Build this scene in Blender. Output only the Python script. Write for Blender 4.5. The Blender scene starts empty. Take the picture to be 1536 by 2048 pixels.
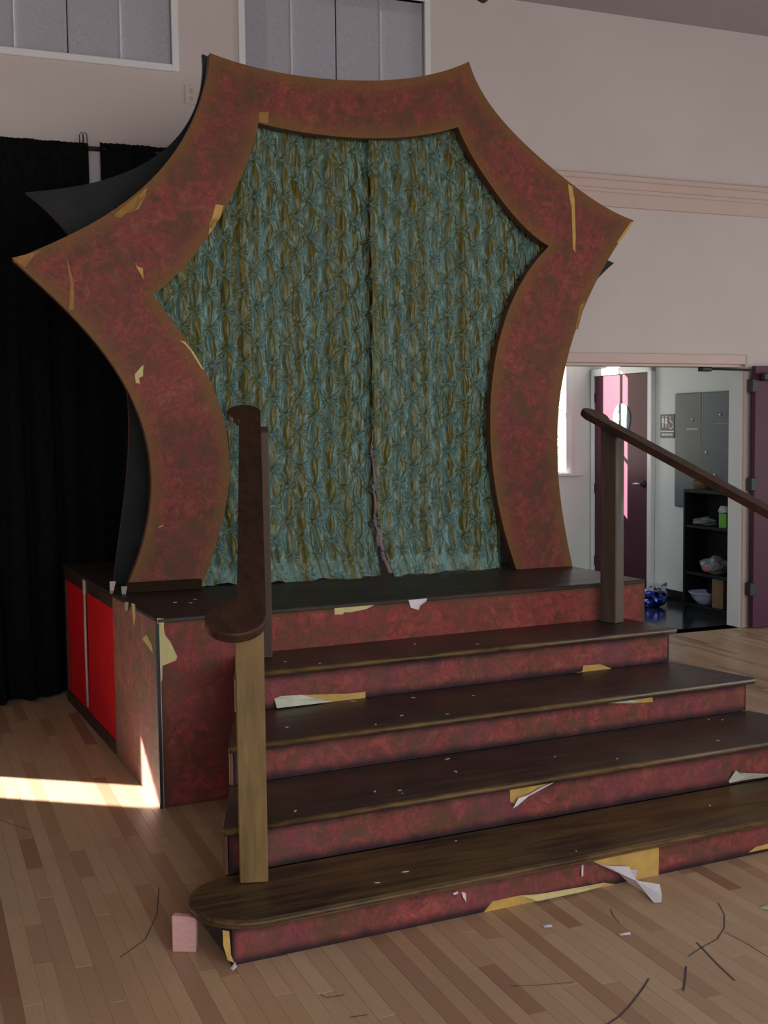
import bpy, bmesh, math, random
import numpy as np
from mathutils import Vector, Matrix

# ------------------------------------------------------------------ camera
CAM = np.array([-1.2363, -4.9707, 1.6602])
YAW, PITCH, ROLL, FPX = 0.4382, 0.0728, -0.0113, 2340.0
_f = np.array([math.sin(YAW)*math.cos(PITCH), math.cos(YAW)*math.cos(PITCH), -math.sin(PITCH)])
_r0 = np.array([math.cos(YAW), -math.sin(YAW), 0.0]); _u0 = np.cross(_r0, _f)
RT = _r0*math.cos(ROLL) + _u0*math.sin(ROLL)
UP = _u0*math.cos(ROLL) - _r0*math.sin(ROLL)
FW = _f
scene = bpy.context.scene
COL = scene.collection
cam_d = bpy.data.cameras.new('camera'); cam = bpy.data.objects.new('camera', cam_d); COL.objects.link(cam)
cam_d.sensor_fit = 'VERTICAL'; cam_d.sensor_height = 24.0; cam_d.lens = 24.0*FPX/2048.0
cam_d.clip_start = 0.05; cam_d.clip_end = 200
cam.matrix_world = Matrix(((RT[0], UP[0], -FW[0], CAM[0]), (RT[1], UP[1], -FW[1], CAM[1]), (RT[2], UP[2], -FW[2], CAM[2]), (0, 0, 0, 1)))
scene.camera = cam

# ------------------------------------------------------------------ light
EXPOSURE = 0.0
SUN_DIR = Vector((.782, -.623, -.42)).normalized()
W_REAR, W_RIGHT, W_LOBBY = 330.0, 165.0, 14.0
vs = scene.view_settings
vs.view_transform = 'Standard'; vs.look = 'None'; vs.gamma = 1.0; vs.exposure = EXPOSURE; vs.use_curve_mapping = False
world = bpy.data.worlds.new('world'); scene.world = world; world.use_nodes = True
_nt = world.node_tree; _nt.nodes.clear()
_bg = _nt.nodes.new('ShaderNodeBackground'); _out = _nt.nodes.new('ShaderNodeOutputWorld')
_sky = _nt.nodes.new('ShaderNodeTexSky'); _sky.sky_type = 'NISHITA'; _sky.sun_disc = False
_sky.sun_elevation = math.radians(22.8); _sky.sun_rotation = math.atan2(-SUN_DIR.x, -SUN_DIR.y)
_nt.links.new(_sky.outputs[0], _bg.inputs[0]); _bg.inputs[1].default_value = 0.35
_nt.links.new(_bg.outputs[0], _out.inputs[0])
sun_d = bpy.data.lights.new('sun', 'SUN'); sun_d.energy = 46.0; sun_d.angle = math.radians(0.6); sun_d.color = (1.0, .965, .91)
sun = bpy.data.objects.new('sun', sun_d); COL.objects.link(sun)
sun.rotation_euler = (-SUN_DIR).to_track_quat('Z', 'Y').to_euler()

# room frame: u along the back wall, v into it (0 = its face), z up
PHI = 0.051
U = np.array([1, -PHI, 0])/math.hypot(1, PHI); V = np.array([PHI, 1, 0])/math.hypot(1, PHI)
ORG = np.array([0, 2.60, 0])
def rm(u, v, z): return ORG + U*u + V*v + np.array([0, 0, z])
def area_light(name, u, v, z, su, sz, power, color, aim):
    d = bpy.data.lights.new(name, 'AREA'); d.shape = 'RECTANGLE'; d.size = su; d.size_y = sz; d.energy = power; d.color = color
    o = bpy.data.objects.new(name, d); COL.objects.link(o); o.location = rm(u, v, z)
    a = U*aim[0] + V*aim[1]; o.rotation_euler = Vector(a).to_track_quat('-Z', 'Z').to_euler()
    return o
HU0, HU1, HV0, HZ = -5.0, 9.0, -11.0, 4.70          # hall extents
area_light('daylight_rear_windows', 1.0, HV0-.02, 2.35, 8.0, 3.2, W_REAR, (1.0, .93, .90), (0, 1))
area_light('daylight_right_windows', HU1+.02, -4.2, 1.45, 3.6, 1.9, W_RIGHT, (.93, .95, 1.0), (-1, 0))
area_light('lobby_fill_light', 2.24, 1.5, 1.7, 1.6, 1.5, W_LOBBY, (.82, .92, 1.0), (1, 0))  # fill light added to brighten the lobby, the wall behind it is solid

# ------------------------------------------------------------------ pixel -> place (design frame 1536x2048)
def ray(p): return RT*(p[0]-768)/FPX - UP*(p[1]-1024)/FPX + FW
def on_plane(p, n, d):
    g = ray(p); n = np.array(n, float); return CAM + g*((d - n@CAM)/(n@g))
def on_z(p, z): return on_plane(p, (0, 0, 1), z)
def on_x(p, x): return on_plane(p, (1, 0, 0), x)
def on_y(p, y): return on_plane(p, (0, 1, 0), y)
def on_wall(p, v=0.0):
    P = on_plane(p, V, V@ORG + v); return (P-ORG)@U, P[2]
def on_side(p, u):                         # plane u = const: returns v, z
    P = on_plane(p, U, U@ORG + u); return (P-ORG)@V, P[2]
SA, SB = .875, -.075                        # portal plane y = SA + SB x
def on_star(p, off=0.0): return on_plane(p, (-SB, 1, 0), SA+off)

# ------------------------------------------------------------------ materials
def new_mat(name):
    m = bpy.data.materials.new(name); m.use_nodes = True; nt = m.node_tree; nt.nodes.clear()
    out = nt.nodes.new('ShaderNodeOutputMaterial'); b = nt.nodes.new('ShaderNodeBsdfPrincipled'); nt.links.new(b.outputs[0], out.inputs[0])
    return m, nt, b, out
def nd(nt, t, **kw):
    n = nt.nodes.new(t)
    for k, v in kw.items():
        if k.startswith('i_'):
            n.inputs[k[2:].replace('_', ' ')].default_value = v
        else: setattr(n, k, v)
    return n
def coords(nt, scale=(1, 1, 1)):
    tc = nd(nt, 'ShaderNodeTexCoord'); mp = nd(nt, 'ShaderNodeMapping'); mp.inputs['Scale'].default_value = scale
    nt.links.new(tc.outputs['Object'], mp.inputs[0]); return mp.outputs[0]
def noise(nt, co, scale, detail=4, rough=.55, dist=0):
    n = nd(nt, 'ShaderNodeTexNoise'); n.inputs['Scale'].default_value = scale; n.inputs['Detail'].default_value = detail
    n.inputs['Roughness'].default_value = rough; n.inputs['Distortion'].default_value = dist
    nt.links.new(co, n.inputs['Vector']); return n.outputs['Fac']
def ramp(nt, fac, stops, interp='LINEAR'):
    r = nd(nt, 'ShaderNodeValToRGB'); e = r.color_ramp; e.interpolation = interp
    while len(e.elements) < len(stops): e.elements.new(.5)
    for el, (p, c) in zip(e.elements, stops):
        el.position = p; el.color = (c[0], c[1], c[2], 1) if not isinstance(c, (int, float)) else (c, c, c, 1)
    nt.links.new(fac, r.inputs[0]); return r.outputs[0]
def mix(nt, fac, a, b, blend='MIX'):
    m = nd(nt, 'ShaderNodeMix', data_type='RGBA', blend_type=blend)
    if isinstance(fac, (int, float)): m.inputs[0].default_value = fac
    else: nt.links.new(fac, m.inputs[0])
    for s, c in ((m.inputs[6], a), (m.inputs[7], b)):
        if isinstance(c, tuple): s.default_value = (c[0], c[1], c[2], 1)
        else: nt.links.new(c, s)
    return m.outputs[2]
def math_n(nt, op, a, b=None, c=None):
    m = nd(nt, 'ShaderNodeMath', operation=op)
    for s, x in zip(m.inputs, (a, b, c)):
        if x is None: continue
        if isinstance(x, (int, float)): s.default_value = x
        else: nt.links.new(x, s)
    return m.outputs[0]
def attr(nt, name): return nd(nt, 'ShaderNodeAttribute', attribute_name=name).outputs['Fac']
def bump(nt, b, h, strength=.3, dist=.01):
    n = nd(nt, 'ShaderNodeBump'); n.inputs['Strength'].default_value = strength; n.inputs['Distance'].default_value = dist
    nt.links.new(h, n.inputs['Height']); nt.links.new(n.outputs[0], b.inputs['Normal'])
def plain(name, col, rough=.6, var=.15, scale=12, spec=.5, metal=0.0, stretch=(1, 1, 1), bmp=0.0):
    m, nt, b, out = new_mat(name)
    f = noise(nt, coords(nt, stretch), scale, 5)
    lo = tuple(c*(1-var) for c in col); hi = tuple(min(1, c*(1+var)) for c in col)
    nt.links.new(ramp(nt, f, [(.3, lo), (.7, hi)]), b.inputs['Base Color'])
    b.inputs['Roughness'].default_value = rough; b.inputs['Metallic'].default_value = metal
    b.inputs['Specular IOR Level'].default_value = spec
    if bmp: bump(nt, b, f, bmp, .004)
    return m
def wallpaper(name, edge_col, edge_w, edge_soft, tint=(1, 1, 1), rough=.6, purple=.0, edge_max=1.0):
    m, nt, b, out = new_mat(name); co = coords(nt)
    curl = noise(nt, co, 17, 5, .7, 1.0); big = noise(nt, co, 4.0, 3, .5); fine = noise(nt, co, 70, 4, .8, .2)
    t = lambda c: tuple(a*k for a, k in zip(c, tint))
    mott = noise(nt, co, 7.5, 6, .78, .5)
    c1 = ramp(nt, curl, [(.30, t((.060, .030, .018))), (.43, t((.175, .036, .030))), (.55, t((.26, .045, .042))), (.70, t((.26, .095, .052)))])
    c2 = mix(nt, ramp(nt, big, [(.40, 0.0), (.65, .6)]), c1, t((.15, .036, .040+purple)), 'MIX')
    c2 = mix(nt, ramp(nt, mott, [(.45, 0.0), (.62, .85)]), c2, t((.085, .046, .022)))
    c3 = mix(nt, ramp(nt, fine, [(.40, 0.0), (.70, .62)]), c2, t((.060, .034, .020)))
    e = math_n(nt, 'ADD', attr(nt, 'edge'), math_n(nt, 'MULTIPLY', math_n(nt, 'SUBTRACT', noise(nt, co, 9, 4), .5), edge_soft*1.6))
    mr = nd(nt, 'ShaderNodeMapRange', interpolation_type='SMOOTHSTEP'); nt.links.new(e, mr.inputs[0])
    mr.inputs[1].default_value = edge_w-edge_soft; mr.inputs[2].default_value = edge_w+edge_soft; mr.inputs[3].default_value = edge_max; mr.inputs[4].default_value = 0
    nt.links.new(mix(nt, mr.outputs[0], c3, mix(nt, ramp(nt, fine, [(.35, 0.0), (.7, .5)]), edge_col, tuple(c*.6 for c in edge_col))), b.inputs['Base Color'])
    b.inputs['Roughness'].default_value = rough; b.inputs['Specular IOR Level'].default_value = .2
    bump(nt, b, fine, .15, .002)
    return m
def stained(name, dark, light, rough=.32, stretch=(1.2, 14, 14), bias=.5, spec=.3):
    m, nt, b, out = new_mat(name)
    g = noise(nt, coords(nt, stretch), 3.0, 6, .65, .6); p = noise(nt, coords(nt), 2.2, 3)
    f = math_n(nt, 'ADD', math_n(nt, 'MULTIPLY', g, .55), math_n(nt, 'MULTIPLY', p, .45))
    nt.links.new(ramp(nt, f, [(bias-.12, dark), (bias+.22, light)]), b.inputs['Base Color'])
    nt.links.new(ramp(nt, g, [(.3, rough*.8), (.7, rough*1.35)]), b.inputs['Roughness'])
    b.inputs['Specular IOR Level'].default_value = spec
    bump(nt, b, g, .12, .003)
    return m
M = {}
M['wall'] = plain('wall_paint', (.56, .50, .487), .75, .035, 1.6, .3)
M['ceiling'] = plain('ceiling_paint', (.42, .39, .41), .85, .04, 2, .2)
M['rail_paint'] = plain('peach_trim_paint', (.56, .43, .385), .55, .03, 3)
M['white_paint'] = plain('white_paint', (.72, .72, .74), .45, .03, 5)
M['lobby_wall'] = plain('lobby_wall_paint', (.72, .73, .70), .7, .03, 2, .3)
M['lobby_floor'] = plain('black_lobby_tile', (.020, .024, .027), .16, .35, 5, .6)
M['burgundy'] = plain('burgundy_door_paint', (.068, .011, .029), .5, .06, 3, .3)
M['steel_dark'] = plain('dark_metal', (.018, .017, .018), .5, .2, 20, .4, .0)
M['chrome'] = plain('chrome', (.6, .6, .62), .25, .05, 20, .5, 1.0)
M['panel_grey'] = plain('grey_panel_enamel', (.095, .115, .125), .42, .08, 6)
M['seam'] = plain('ochre_seam', (.30, .27, .18), .6, .1)
M['black_board'] = plain('black_shelf_board', (.004, .004, .0045), .5, .3, 8, .25)
M['black_cloth'] = plain('black_velour', (.0055, .0055, .0062), .95, .4, 30, .05)
M['black_paint'] = plain('flat_black_paint', (.016, .019, .021), .75, .25, 7, .25, bmp=.15)
M['cardboard'] = plain('brown_cardboard', (.20, .12, .06), .8, .15, 10)
M['paper_white'] = plain('torn_paper_white', (.62, .58, .60), .7, .08, 25, .2)
M['paper_green'] = plain('torn_paper_pale', (.47, .47, .36), .7, .08, 25, .2)
M['bare_ochre'] = plain('bare_yellow_backing', (.46, .29, .075), .6, .14, 22, .3)
M['bare_pale'] = plain('bare_pale_backing', (.50, .43, .19), .6, .1, 22, .3)
M['bare_brown'] = plain('bare_brown_backing', (.25, .125, .025), .6, .2, 22, .3)
M['pink_block'] = plain('pink_raw_wood', (.52, .30, .27), .7, .1, 18, .2, stretch=(3, 3, 12))
M['tape'] = plain('grey_strip', (.42, .36, .34), .5, .15, 20)
M['paper_portal'] = wallpaper('portal_wallpaper', (.175, .088, .024), .042, .055, (1.08, 1.1, 1.1), edge_max=.85)
M['paper_front'] = wallpaper('platform_wallpaper', (.10, .04, .018), .02, .03, (1.25, 1.05, 1.1))
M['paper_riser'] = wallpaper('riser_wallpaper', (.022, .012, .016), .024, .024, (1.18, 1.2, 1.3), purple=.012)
M['masonite'] = wallpaper('side_panel_stain', (.30, .13, .10), .0, .01, (1.55, 2.6, 2.7), .55, edge_max=.2)
M['portal_edge'] = plain('portal_edge_brown', (.11, .040, .022), .5, .3, 30)
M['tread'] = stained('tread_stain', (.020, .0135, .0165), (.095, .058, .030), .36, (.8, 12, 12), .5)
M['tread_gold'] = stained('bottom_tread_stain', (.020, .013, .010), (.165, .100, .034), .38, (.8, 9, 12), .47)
M['nosing'] = stained('nosing_stain', (.035, .018, .008), (.20, .115, .035), .4, (3, 12, 12), .5)
M['deck'] = stained('deck_stain', (.018, .0135, .012), (.056, .038, .025), .46, (1.0, 12, 12), .5)
M['rail_wood'] = stained('handrail_stain', (.020, .008, .005), (.066, .028, .013), .42, (12, 2, 12), .5)
M['post_wood'] = stained('post_stain_golden', (.10, .060, .020), (.25, .155, .055), .5, (10, 10, 1.4), .48)
M['post_dark'] = stained('post_stain_dark', (.042, .026, .019), (.10, .062, .040), .55, (10, 10, 1.4), .5)
M['side_dark'] = stained('step_side_stain', (.014, .010, .012), (.042, .028, .022), .4, (6, 6, 6), .5)
M['frame_brown'] = stained('platform_frame_stain', (.030, .014, .012), (.075, .036, .028), .45, (6, 6, 6), .5)
M['red_fabric'] = plain('red_fabric', (.52, .006, .012), .8, .12, 5, .15)
M['floor_base'] = plain('floor_gap', (.12, .075, .045), .9, .1)
M['mark'] = plain('pencil_mark', (.07, .055, .055), .8, .2, 40)
M['concrete'] = plain('outside_paving', (.32, .31, .29), .9, .1, 3)
M['leaf'] = plain('hedge_leaf', (.09, .17, .035), .5, .4, 8)
M['bag'] = plain('clear_plastic_bag', (.22, .23, .23), .25, .3, 12)
M['red_item'] = plain('red_plastic', (.55, .05, .02), .5, .1)
M['green_item'] = plain('green_carton', (.12, .42, .03), .5, .1)
M['bowl'] = plain('lavender_enamel', (.45, .45, .66), .35, .05)
M['foil_silver'] = plain('silver_foil', (.75, .76, .8), .18, .08, 8, .5, 1.0)
M['foil_blue'] = plain('blue_foil', (.06, .09, .42), .2, .2, 8, .5, 1.0)
M['sign_dark'] = plain('sign_plate_dark', (.022, .02, .018), .4, .1)
M['sign_teal'] = plain('sign_disc_teal', (.085, .14, .15), .35, .1)
M['sign_white'] = plain('sign_white', (.78, .78, .80), .5, .02)
M['outlet'] = plain('outlet_plate', (.53, .48, .43), .5, .04)
M['lining'] = plain('grey_pink_lining', (.20, .14, .15), .7, .1, 20)
M['upright'] = plain('pale_upright_paint', (.50, .46, .49), .6, .06, 6)
M['board_dark'] = plain('dark_stained_board', (.022, .011, .006), .75, .4, 14, .1, stretch=(1, 8, 8))
M['chip'] = plain('grey_paper_chip', (.36, .31, .29), .7, .1, 20)
M['wire'] = plain('black_wire', (.01, .01, .01), .6, .1)

def floor_mat():
    m, nt, b, out = new_mat('maple_strip'); t = attr(nt, 'tone')
    g = noise(nt, coords(nt, (26, 1.3, 1)), 3, 5, .6, .8); blot = noise(nt, coords(nt), 1.1, 3)
    base = ramp(nt, t, [(0, (.27, .14, .075)), (.2, (.40, .25, .145)), (.55, (.475, .32, .19)), (1, (.54, .385, .235))])
    c = mix(nt, ramp(nt, g, [(.35, 0.0), (.8, .35)]), base, (.32, .19, .12))
    c = mix(nt, ramp(nt, blot, [(.4, 0.0), (.8, .22)]), c, (.30, .22, .18))
    nt.links.new(c, b.inputs['Base Color'])
    nt.links.new(ramp(nt, blot, [(.3, .30), (.7, .44)]), b.inputs['Roughness'])
    b.inputs['Specular IOR Level'].default_value = .45
    bump(nt, b, g, .05, .002)
    return m
M['floor'] = floor_mat()
def shade_mat():
    m, nt, b, out = new_mat('window_shade_fabric'); co = coords(nt, (60, 60, 4))
    sp = noise(nt, coords(nt, (1, 1, 1)), 120, 2, .8); st = noise(nt, co, 3, 3)
    c = mix(nt, ramp(nt, sp, [(.42, 0.0), (.7, .6)]), (.36, .355, .40), (.22, .21, .24))
    nt.links.new(c, b.inputs['Base Color']); b.inputs['Roughness'].default_value = .8
    tr = nd(nt, 'ShaderNodeBsdfTranslucent'); nt.links.new(c, tr.inputs[0])
    ms = nd(nt, 'ShaderNodeMixShader'); ms.inputs[0].default_value = .008
    nt.links.new(b.outputs[0], ms.inputs[1]); nt.links.new(tr.outputs[0], ms.inputs[2]); nt.links.new(ms.outputs[0], out.inputs[0])
    return m
M['shade'] = shade_mat()
def glass_mat():
    m, nt, b, out = new_mat('window_glass')
    t = nd(nt, 'ShaderNodeBsdfTransparent'); g = nd(nt, 'ShaderNodeBsdfGlossy'); g.inputs['Roughness'].default_value = .02
    ms = nd(nt, 'ShaderNodeMixShader'); ms.inputs[0].default_value = .06
    nt.links.new(t.outputs[0], ms.inputs[1]); nt.links.new(g.outputs[0], ms.inputs[2]); nt.links.new(ms.outputs[0], out.inputs[0])
    nt.nodes.remove(b); return m
M['glass'] = glass_mat()
def silk_mat():
    m, nt, b, out = new_mat('shot_silk'); co = coords(nt, (1, 1, 1))
    w = noise(nt, coords(nt, (90, 90, 8)), 6, 3, .7); s = noise(nt, coords(nt, (1, 1, .30)), 40, 4, .65, 1.0)
    warp = mix(nt, ramp(nt, w, [(.4, 0.0), (.7, .5)]), (.112, .090, .010), (.062, .055, .010))
    weft = mix(nt, ramp(nt, w, [(.4, 0.0), (.7, .5)]), (.120, .215, .205), (.070, .125, .108))
    f = math_n(nt, 'ADD', attr(nt, 'thread_sheen'), math_n(nt, 'MULTIPLY', math_n(nt, 'SUBTRACT', s, .5), 1.0))
    c = mix(nt, ramp(nt, f, [(.22, 0.0), (.70, 1.0)]), warp, weft)
    c = mix(nt, ramp(nt, s, [(.32, .75), (.45, 0.0)]), c, (.024, .036, .024))  # crease shade painted in where the wrinkle noise dips
    nt.links.new(c, b.inputs['Base Color']); b.inputs['Roughness'].default_value = .34
    b.inputs['Specular IOR Level'].default_value = .55; b.inputs['Specular Tint'].default_value = (.6, .95, 1.0, 1)
    bump(nt, b, s, .6, .010)
    return m
M['silk'] = silk_mat()

# ------------------------------------------------------------------ builders
ORIGIN = {}
def link(name, me, mat=None, parent=None, origin=None, smooth=False):
    """me holds world coordinates; origin (top-level only) becomes the object's location"""
    o = bpy.data.objects.new(name, me); COL.objects.link(o)
    if parent is not None:
        org = ORIGIN[parent.name]; o.parent = parent
    else:
        org = np.array(origin if origin is not None else (0, 0, 0), float); o.location = org
    if np.any(org != 0): me.transform(Matrix.Translation(Vector(-org)))
    ORIGIN[o.name] = org
    if mat is not None: me.materials.append(M[mat] if isinstance(mat, str) else mat)
    if smooth: me.polygons.foreach_set('use_smooth', [True]*len(me.polygons))
    return o
def thing(name, label, cat, loc, group=None):
    o = bpy.data.objects.new(name, None); COL.objects.link(o); o.location = loc; ORIGIN[o.name] = np.array(loc, float)
    return tag(o, label, cat, group)
def tag(o, label, cat=None, group=None):
    o['label'] = label
    if cat: o['category'] = cat
    if group: o['group'] = group
    return o
def structure(o, label=None):
    o['kind'] = 'structure'
    if label: o['label'] = label
    return o
def from_bm(bm, name):
    me = bpy.data.meshes.new(name); bmesh.ops.recalc_face_normals(bm, faces=bm.faces); bm.to_mesh(me); bm.free(); return me
def hexa(bm, P, bev=0.0, seg=1):
    """P: 8 corners, bottom 4 then top 4 in the same order"""
    vs_ = [bm.verts.new(Vector(p)) for p in P]
    fs = [(3, 2, 1, 0), (4, 5, 6, 7), (0, 1, 5, 4), (1, 2, 6, 5), (2, 3, 7, 6), (3, 0, 4, 7)]
    faces = [bm.faces.new([vs_[i] for i in f]) for f in fs]
    if bev > 0:
        es = list({e for f in faces for e in f.edges})
        bmesh.ops.bevel(bm, geom=es, offset=bev, segments=seg, affect='EDGES', profile=.5)
def corners(lo, hi, fn=None):
    (a, b, c), (d, e, f) = lo, hi
    P = [(a, b, c), (d, b, c), (d, e, c), (a, e, c), (a, b, f), (d, b, f), (d, e, f), (a, e, f)]
    return [fn(*p) for p in P] if fn else P
def box(name, lo, hi, mat, parent=None, bev=0.0, fn=None, origin=None, seg=1):
    bm = bmesh.new(); hexa(bm, corners(lo, hi, fn), bev, seg); return link(name, from_bm(bm, name), mat, parent, origin)
def boxes(name, lst, mat, parent=None, bev=0.0, fn=None, origin=None):
    bm = bmesh.new()
    for lo, hi in lst: hexa(bm, corners(lo, hi, fn), bev)
    return link(name, from_bm(bm, name), mat, parent, origin)
def prism(name, pts, off, mat, parent=None, bev=0.0, origin=None, smooth=False, seg=2):
    """pts: 3D outline, off: thickness vector"""
    bm = bmesh.new(); off = np.array(off, float); n = len(pts)
    a = [bm.verts.new(Vector(p)) for p in pts]; b = [bm.verts.new(Vector(np.array(p)+off)) for p in pts]
    f1 = bm.faces.new(a); f2 = bm.faces.new(b[::-1])
    for i in range(n): bm.faces.new((a[i], b[i], b[(i+1) % n], a[(i+1) % n]))
    if bev: bmesh.ops.bevel(bm, geom=list(f1.edges)+list(f2.edges), offset=bev, segments=seg, affect='EDGES', profile=.5)
    return link(name, from_bm(bm, name), mat, parent, origin, smooth)
def tube(name, path, rad, mat, parent=None, n=8, origin=None, caps=True):
    bm = bmesh.new(); path = [Vector(p) for p in path]; rings = []
    rads = rad if isinstance(rad, (list, tuple)) else [rad]*len(path)
    for i, p in enumerate(path):
        t = (path[min(i+1, len(path)-1)] - path[max(i-1, 0)]).normalized()
        a = t.cross(Vector((0, 0, 1)) if abs(t.z) < .9 else Vector((1, 0, 0))).normalized(); b_ = t.cross(a)
        rings.append([bm.verts.new(p + (a*math.cos(2*math.pi*k/n) + b_*math.sin(2*math.pi*k/n))*rads[i]) for k in range(n)])
    for r0, r1 in zip(rings, rings[1:]):
        for k in range(n): bm.faces.new((r0[k], r0[(k+1) % n], r1[(k+1) % n], r1[k]))
    if caps: bm.faces.new(rings[0][::-1]); bm.faces.new(rings[-1])
    return link(name, from_bm(bm, name), mat, parent, origin, True)
def lathe(name, c, prof, mat, parent=None, axis=(0, 0, 1), n=32, origin=None):
    ax = Vector(axis).normalized(); a = ax.cross(Vector((0, 0, 1)) if abs(ax.z) < .9 else Vector((1, 0, 0))).normalized(); b_ = ax.cross(a); c = Vector(c)
    bm = bmesh.new(); rings = []
    for r, h in prof:
        if r < 1e-6: rings.append([bm.verts.new(c+ax*h)])
        else: rings.append([bm.verts.new(c + ax*h + (a*math.cos(2*math.pi*k/n) + b_*math.sin(2*math.pi*k/n))*r) for k in range(n)])
    for r0, r1 in zip(rings, rings[1:]):
        for k in range(n):
            k2 = (k+1) % n
            if len(r0) == 1 and len(r1) == 1: continue
            if len(r0) == 1: bm.faces.new((r0[0], r1[k2], r1[k]))
            elif len(r1) == 1: bm.faces.new((r0[k], r0[k2], r1[0]))
            else: bm.faces.new((r0[k], r0[k2], r1[k2], r1[k]))
    return link(name, from_bm(bm, name), mat, parent, origin, True)
def set_attr(me, name, vals):
    a = me.attributes.new(name, 'FLOAT', 'POINT'); a.data.foreach_set('value', np.asarray(vals, dtype=np.float32))
def sheet(name, G, mat, parent=None, attrs=None, origin=None, smooth=True, thick=None, keep=None):
    """G: (n, m, 3) grid of points; thick: vector adds a back side"""
    n, m_ = G.shape[:2]; vts = G.reshape(-1, 3)
    idx = np.arange(n*m_).reshape(n, m_)
    q = np.stack([idx[:-1, :-1], idx[:-1, 1:], idx[1:, 1:], idx[1:, :-1]], -1).reshape(-1, 4)
    if keep is not None: q = q[keep.reshape(-1)[q].all(1)]
    faces = q.tolist()
    if thick is not None:
        N = len(vts); vts = np.concatenate([vts, vts+np.array(thick)]); faces += (q[:, ::-1]+N).tolist()
        ring = list(idx[0, :]) + list(idx[1:, -1]) + list(idx[-1, -2::-1]) + list(idx[-2:0:-1, 0])
        for a, b in zip(ring, ring[1:]+ring[:1]): faces.append((int(b), int(a), int(a+N), int(b+N)))
    me = bpy.data.meshes.new(name); me.from_pydata([tuple(v) for v in vts], [], faces); me.update()
    for k, v in (attrs or {}).items():
        v = v.reshape(-1); set_attr(me, k, np.concatenate([v, v]) if thick is not None else v)
    o = link(name, me, mat, parent, origin)
    if smooth:
        N = (n-1)*(m_-1); me.polygons.foreach_set('use_smooth', [i < N for i in range(len(me.polygons))])
    return o
def papered(name, P0, P1, z0, z1, mat, parent, nrm, thick=.018, res=.02, margins=(1, 1, 1, 1), origin=None):
    """upright board from P0 to P1 (xy), paper with an 'edge' distance; margins weight left, right, bottom, top edges"""
    P0 = np.array(P0, float); P1 = np.array(P1, float); L = np.linalg.norm(P1-P0); n = max(2, int(L/res)); k = max(2, int((z1-z0)/res))
    s = np.linspace(0, 1, n+1); t = np.linspace(0, 1, k+1); S, T = np.meshgrid(s, t)
    G = np.zeros(S.shape+(3,)); G[..., 0] = P0[0]+(P1-P0)[0]*S; G[..., 1] = P0[1]+(P1-P0)[1]*S; G[..., 2] = z0+(z1-z0)*T
    e = np.full(S.shape, 9.0)
    for w, d in zip(margins, (S*L, (1-S)*L, T*(z1-z0), (1-T)*(z1-z0))):
        if w > 0: e = np.minimum(e, d/w)
    return sheet(name, G, mat, parent, {'edge': e}, origin, False, -np.array(nrm, float)*thick)
rng = random.Random(7)

# ------------------------------------------------------------------ room shell
def wall_with_holes(name, u0, u1, z0, z1, v0, v1, holes, mat):
    us = sorted({u0, u1, *[h[0] for h in holes], *[h[1] for h in holes]}); lst = []
    for a, b in zip(us, us[1:]):
        hs = sorted([h for h in holes if h[0] <= a+1e-6 and h[1] >= b-1e-6], key=lambda h: h[2]); z = z0
        for h in hs:
            if h[2] > z: lst.append(((a, v0, z), (b, v1, h[2])))
            z = h[3]
        if z < z1: lst.append(((a, v0, z), (b, v1, z1)))
    return structure(boxes(name, lst, mat, None, 0, rm))
DU0, DU1, DZ = 3.50, on_wall((1484, 1200))[0], on_wall((1300, 727))[1]      # double-door opening
W1R, W2L, W2R = on_wall((342, 60))[0], on_wall((489, 60))[0], on_wall((848, 60))[0]
WB1, WB2 = on_wall((200, 118))[1], on_wall((660, 160))[1]
WB = (WB1+WB2)/2; WT = 4.60; WW = W2R-W2L
SLIT = (-3.70, -2.98, 0.0, 1.95)
holes = [(DU0, DU1, 0, DZ), (W1R-WW, W1R, WB, WT), (W2L, W2R, WB, WT), SLIT]
wall_with_holes('wall_back', HU0-.15, HU1+.15, -.06, HZ+.1, 0, .15, holes, 'wall')
def side_wall(name, pts):    # boxes in room coordinates
    return structure(boxes(name, pts, 'wall', None, 0, rm))
side_wall('wall_left', [((HU0-.15, HV0, -.06), (HU0, 0, HZ+.1))])
ry0, ry1 = -6.1, -2.3
side_wall('wall_right', [((HU1, HV0, -.06), (HU1+.15, ry0, HZ+.1)), ((HU1, ry1, -.06), (HU1+.15, 0, HZ+.1)), ((HU1, ry0, -.06), (HU1+.15, ry1, .45)), ((HU1, ry0, 2.75), (HU1+.15, ry1, HZ+.1))])
side_wall('wall_rear', [((HU0-.15, HV0-.15, -.06), (-3.1, HV0, HZ+.1)), ((5.1, HV0-.15, -.06), (HU1+.15, HV0, HZ+.1)), ((-3.1, HV0-.15, -.06), (5.1, HV0, .75)), ((-3.1, HV0-.15, 4.0), (5.1, HV0, HZ+.1))])
structure(box('ceiling', (HU0-.15, HV0-.15, HZ), (HU1+.15, .15, HZ+.15), 'ceiling', None, 0, rm))

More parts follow.
